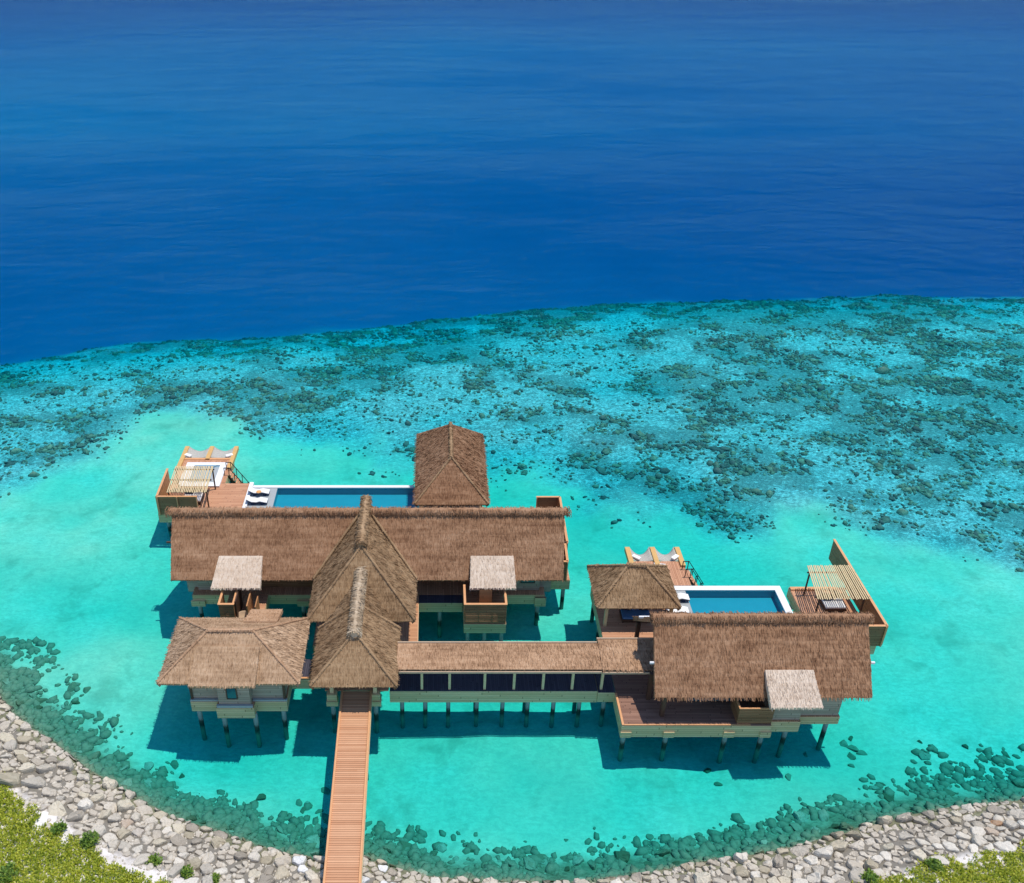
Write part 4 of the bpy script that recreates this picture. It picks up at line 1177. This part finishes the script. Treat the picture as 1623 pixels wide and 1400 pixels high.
# angular stones under water
import bmesh
def hull_stone(seed, flat=.62):
    q = random.Random(seed); bm = bmesh.new()
    for k in range(15):
        v = Vector((q.gauss(0, 1), q.gauss(0, 1), q.gauss(0, 1))).normalized()
        v = Vector((v.x * q.uniform(.85, 1.1), v.y * q.uniform(.7, .95), v.z * flat * q.uniform(.8, 1.05)))
        bm.verts.new(v * .5)
    bmesh.ops.convex_hull(bm, input=bm.verts)
    bmesh.ops.delete(bm, geom=[v for v in bm.verts if not v.link_faces], context='VERTS')
    bmesh.ops.bevel(bm, geom=list(bm.edges), offset=.045, segments=1, affect='EDGES', clamp_overlap=True)
    me = bpy.data.meshes.new('submerged_boulder'); bm.to_mesh(me); bm.free()
    me.materials.append(SUB)
    return me
protos = [hull_stone(k) for k in range(14)]
sub = []
def try_sub(x, y, d, force=False):
    if not in_view(x, y, -1, 20) or abs(x - jx(y)) < .3: return
    if not force:
        for a, b, c in sub:
            if (a - x) ** 2 + (b - y) ** 2 < (.36 * (d + c)) ** 2: return
    sub.append((x, y, d))
tries = 0
while tries < 30000 and len(sub) < 105:
    tries += 1
    x = rr_.uniform(-36, 42); y = rr_.uniform(33, 54)
    s_ = shore_d(x, y)
    wd = 3.3 + 1.6 * sstep(-22, -33, np.float64(x)) + 2.6 * sstep(27, 38, np.float64(x)) + .9 * math.sin(x * .9) - 1.3 * sstep(-9, -4, np.float64(x)) * sstep(2, -4, np.float64(x))
    if s_ < 1.7 or s_ > wd + .6: continue
    if s_ > wd * .55 and rr_.random() < .72: continue
    try_sub(x, y, rr_.choice((.4, .5, .65, .8, 1.1)) * (1.0 if s_ < 2 else .9))
for cx_, cy_, n_, sp in ((31.0, 45.4, 6, 1.2), (30.0, 43.6, 3, .8), (20.2, 43.0, 2, .6), (24.6, 42.6, 2, .5), (-9.0, 40.6, 3, .6), (-8.1, 39.9, 2, .5), (-8.9, 42.0, 2, .6), (-27.8, 50.0, 2, .5), (-25.0, 47.5, 2, .4), (36, 44.5, 2, .9)):
    for k in range(n_): try_sub(cx_ + rr_.gauss(0, sp), cy_ + rr_.gauss(0, sp * .7), rr_.uniform(.5, 1.1))
lump = MB()
for q, (m, zc, x, y, r0) in enumerate(wall_sub):
    if q >= 170:
        lump.add([(a + x, b + y, c + zc - .15) for a, b, c in m.v], m.f); continue
    o = m.build('submerged_boulder', SUB, None); o.location = (x, y, zc - .15)
    side = 'left of the jetty' if x < -5.6 else 'right of the jetty'
    tag(o, f'submerged algae covered boulder at the foot of the rocks {side}', 'boulder', f'submerged boulders at the foot of the slope {side}')
if lump.v:
    o = lump.build('submerged_rubble', SUB, None); o['kind'] = 'stuff'; o['label'] = 'broken stone under water along the foot of the slope'; o['category'] = 'rubble'
sub.sort(key=lambda s_: -s_[2] / s_[1])
for k, (x, y, d) in enumerate(sub[:170]):
    o = bpy.data.objects.new('submerged_boulder', protos[k % 14]); COL.objects.link(o)
    o.location = (x, y, min(tz(x, y) + d * .03, -.12 - d * .2)); o.rotation_euler = (rr_.gauss(0, .2), rr_.gauss(0, .2), rr_.uniform(0, 6.28))
    o.scale = (d * rr_.uniform(.95, 1.25), d * rr_.uniform(.8, 1.1), d * rr_.uniform(.5, .8))
    s_ = shore_d(x, y)
    side = 'left of the jetty' if x < -5.6 else 'right of the jetty'
    row = 'hugging the shore' if s_ < 2.2 else 'lying out on the sand'
    tag(o, f'submerged dark boulder {row}, {side}', 'boulder', f'submerged boulders {row} {side}')

# coral heads on the reef flat: far past counting, one mass
def replicate(proto_v, proto_f, P, sx, sy, sz, rz, jit):
    n = len(P); m = len(proto_v)
    V = np.repeat(proto_v[None], n, 0) * (1 + NR.normal(0, jit, (n, m, 1)))
    V[:, :, 0] *= sx[:, None]; V[:, :, 1] *= sy[:, None]; V[:, :, 2] *= sz[:, None]
    c, s_ = np.cos(rz)[:, None], np.sin(rz)[:, None]
    X = V[:, :, 0] * c - V[:, :, 1] * s_; Y = V[:, :, 0] * s_ + V[:, :, 1] * c
    V = np.stack([X, Y, V[:, :, 2]], 2) + P[:, None, :]
    F = (proto_f[None] + (np.arange(n) * m)[:, None, None]).reshape(-1, proto_f.shape[1])
    return V.reshape(-1, 3), F
def ico(sub_):
    bm = bmesh.new(); bmesh.ops.create_icosphere(bm, subdivisions=sub_, radius=1.0)
    v = np.array([q.co[:] for q in bm.verts]); f = np.array([[w.index for w in q.verts] for q in bm.faces]); bm.free()
    return v, f
def np_mesh(name, V, F, mat):
    me = bpy.data.meshes.new(name)
    me.vertices.add(len(V)); me.vertices.foreach_set('co', V.astype(np.float32).ravel())
    me.loops.add(F.size); me.loops.foreach_set('vertex_index', F.astype(np.int32).ravel())
    me.polygons.add(len(F)); me.polygons.foreach_set('loop_start', (np.arange(len(F)) * F.shape[1]).astype(np.int32))
    me.update(calc_edges=True); me.validate()
    me.materials.append(mat)
    o = bpy.data.objects.new(name, me); COL.objects.link(o); return o
def m_coral():
    m, nt, out = new_mat('coral heads'); g = N(nt)
    geo = g.n('ShaderNodeNewGeometry'); p = geo.outputs['Position']
    n1 = g.noise(p, .12, 3); n2 = g.noise(p, 4, 4, .7)
    f = g.math('MULTIPLY_ADD', geo.outputs['Random Per Island'], .7, g.math('MULTIPLY', g.math('SUBTRACT', n1, .35), 1.0), clamp=True)
    c = g.ramp(f, [(.0, (.11, .095, .10)), (.35, (.24, .175, .16)), (.6, (.33, .25, .18)), (.95, (.48, .38, .27))])
    c = g.mix(g.ramp(n2, [(.4, (0, 0, 0)), (.8, (1, 1, 1))]), c, (.09, .085, .075))
    g.l(g.bsdf(c, .95, .05, g.bump(n2, .8, .12)), out.inputs[0]); return m
CM = m_coral()
def coral_points(n, a, b, pw):
    X = NR.uniform(-66, 100, n); Y = NR.uniform(60, 138, n)
    z, s_, e = terrain(X, Y)
    ins, clu = reef_mask(X, Y, s_, e)
    fine = fbm(X / 2.6, Y / 2.2, 77, 3)
    pr = ins * (a + b * clu) * sstep(.38, .62, fine) ** pw
    k = NR.uniform(0, 1, n) < pr
    return np.stack([X, Y, z], 1)[k]
filler()
drowned_filler()
v1, f1 = ico(1); v2, f2 = ico(2)
Pb = coral_points(34000, .0, .5, 2.2)
sz_ = np.minimum(NR.lognormal(-1.25, .36, len(Pb)), .5); dep = np.maximum(.35, -Pb[:, 2])
hz = np.minimum(sz_ * NR.uniform(.25, .5, len(Pb)), dep - .2)
VA, FA = replicate(v2, f2, Pb, sz_ * NR.uniform(.8, 1.4, len(Pb)), sz_ * NR.uniform(.6, 1.0, len(Pb)), hz, NR.uniform(0, 6.3, len(Pb)), .3)
Ps = coral_points(210000, .2, .48, .9)
ss_ = NR.lognormal(-1.98, .42, len(Ps)); dep = np.maximum(.3, -Ps[:, 2])
VB, FB = replicate(v1, f1, Ps, ss_ * NR.uniform(.8, 1.5, len(Ps)), ss_ * NR.uniform(.6, 1.1, len(Ps)), np.minimum(ss_ * .8, dep - .15), NR.uniform(0, 6.3, len(Ps)), .16)
print('corals', len(Pb), len(Ps))
co = np_mesh('coral_reef', np.concatenate([VA, VB]), np.concatenate([FA, FB + len(VA)]), CM)
co['kind'] = 'stuff'; co['label'] = 'brown and olive coral heads crowding the reef flat under clear water'; co['category'] = 'coral'

# succulent ground cover on the sand behind the rocks
def m_leaf(name, a, b, c_):
    m, nt, out = new_mat(name); g = N(nt)
    geo = g.n('ShaderNodeNewGeometry')
    n1 = g.noise(geo.outputs['Position'], .9, 3)
    f = g.math('MULTIPLY_ADD', geo.outputs['Random Per Island'], .7, g.math('MULTIPLY', n1, .6))
    c = g.ramp(f, [(.3, a), (.65, b), (1.0, c_)])
    d = g.n('ShaderNodeBsdfPrincipled'); g.l(c, d.inputs['Base Color']); d.inputs['Roughness'].default_value = .5
    t = g.n('ShaderNodeBsdfTranslucent'); g.l(c, t.inputs['Color'])
    mx = g.n('ShaderNodeMixShader'); mx.inputs[0].default_value = .3
    g.l(d.outputs[0], mx.inputs[1]); g.l(t.outputs[0], mx.inputs[2]); g.l(mx.outputs[0], out.inputs[0]); return m
LEAF = m_leaf('yellow green leaves', (.13, .205, .012), (.37, .425, .022), (.62, .60, .08))
LEAF2 = m_leaf('fresh green leaves', (.06, .13, .02), (.15, .27, .03), (.32, .40, .06))
def leaf_cloud(P, per, ln, spread, hgt):
    n = len(P) * per
    c = np.repeat(P, per, 0)
    az = NR.uniform(0, 2 * math.pi, n); el = NR.uniform(.05, 1.2, n)
    d = np.stack([np.cos(az) * np.cos(el), np.sin(az) * np.cos(el), np.sin(el)], 1)
    b = c + np.stack([NR.normal(0, spread, n), NR.normal(0, spread, n), NR.uniform(0, hgt, n)], 1)
    L = ln * NR.uniform(.6, 1.3, (n, 1))
    sd = np.stack([-np.sin(az), np.cos(az), NR.normal(0, .4, n)], 1) * L * .3
    Q = np.stack([b, b + d * L * .5 + sd, b + d * L, b + d * L * .5 - sd], 1)
    return Q.reshape(-1, 3), np.arange(4 * n).reshape(-1, 4)
n = 105000
X = NR.uniform(-36, 44, n); Y = NR.uniform(27, 50, n)
z, s_, e = terrain(X, Y)
inl = -s_
lim = np.where(X < 0, 4.85, 4.2) + 1.1 * (fbm(X / 1.3, Y / 1.3, 61, 3) - .5) * 2
dens = sstep(.25, .37, fbm(X / 1.1, Y / 1.1, 63, 4) + .09 * sstep(0, 2.5, inl - lim)) * sstep(0, .5, inl - lim)
dens = dens * np.where((X > -15.5) & (X < 24.5), 0.0, 1.0)
k = (NR.uniform(0, 1, n) < dens)
k[k] &= np.array([in_view(a, b, 1.8, 40) for a, b in zip(X[k], Y[k])])
P = np.stack([X, Y, z], 1)[k]
print('plants', len(P))
V, F = leaf_cloud(P, 10, .14, .08, .12)
gc = np_mesh('ground_cover', V, F, LEAF); gc['kind'] = 'stuff'; gc['label'] = 'low yellow green succulents creeping over the sand'; gc['category'] = 'ground cover'
def shrub(label, x, y, rad, hgt, n_, mat=LEAF2, group='shrubs on the sand', name='shrub', leaf=.17):
    t = thing(name, label, 'shrub', (x, y, tz(x, y)), group)
    z0 = tz(x, y)
    q = NR.normal(0, 1, (n_, 3)); q /= np.linalg.norm(q, axis=1)[:, None]; q *= NR.uniform(.3, 1, (n_, 1)) ** .5
    lump = .75 + .5 * vnoise(q[:, 0] * 2.2 + x, q[:, 1] * 2.2 + y, 9)
    Pq = np.stack([x + q[:, 0] * rad * lump, y + q[:, 1] * rad * lump, z0 + .08 + np.abs(q[:, 2]) * hgt * lump], 1)
    V, F = leaf_cloud(Pq, 6, leaf, .07, .08)
    off = np.array([x, y, z0])
    o = np_mesh('foliage', V - off, F, mat); o.parent = t
    m = MB()
    for k in range(6):
        a = rnd.uniform(0, 6.28); m.tube((x, y, z0 - .1), (x + math.cos(a) * rad * .6, y + math.sin(a) * rad * .6, z0 + hgt * .6), .025, .012, 6)
    m.build('stem', M['dark_wood'], t)
def at_ground(px_, py_, z=1.8):
    u = (px_ - 690) / CF; v = (py_ - 700) / CF
    d = (u, CC - v * CS, -CS - v * CC); t = (z - 52) / d[2]
    return d[0] * t, d[1] * t
for lab, px_, py_, rad, h in (('darker green shrub at the tip of the sand left of the jetty', 143, 1336, .75, .6), ('bright green shrub in the lower left corner of the planting', 12, 1392, .8, .6),
                              ('small green shrub on the brow of the left planting', 95, 1318, .5, .4), ('low green shrub at the near end of the right planting', 1380, 1392, .6, .35),
                              ('leafy green shrub behind the pale stones at right', 1480, 1374, .6, .4)):
    x, y = at_ground(px_, py_); shrub(lab, x, y, rad * .72, h * .7, int(130 * rad))
for lab, px_, py_ in (('weed tuft between stones, leftmost of the three', 244, 1364), ('weed tuft between stones, middle of the three', 295, 1383), ('weed tuft between stones, rightmost of the three', 340, 1393)):
    x, y = at_ground(px_, py_); shrub(lab, x, y, .34, .2, 45, group='weed tufts among the stones', name='weed_tuft')
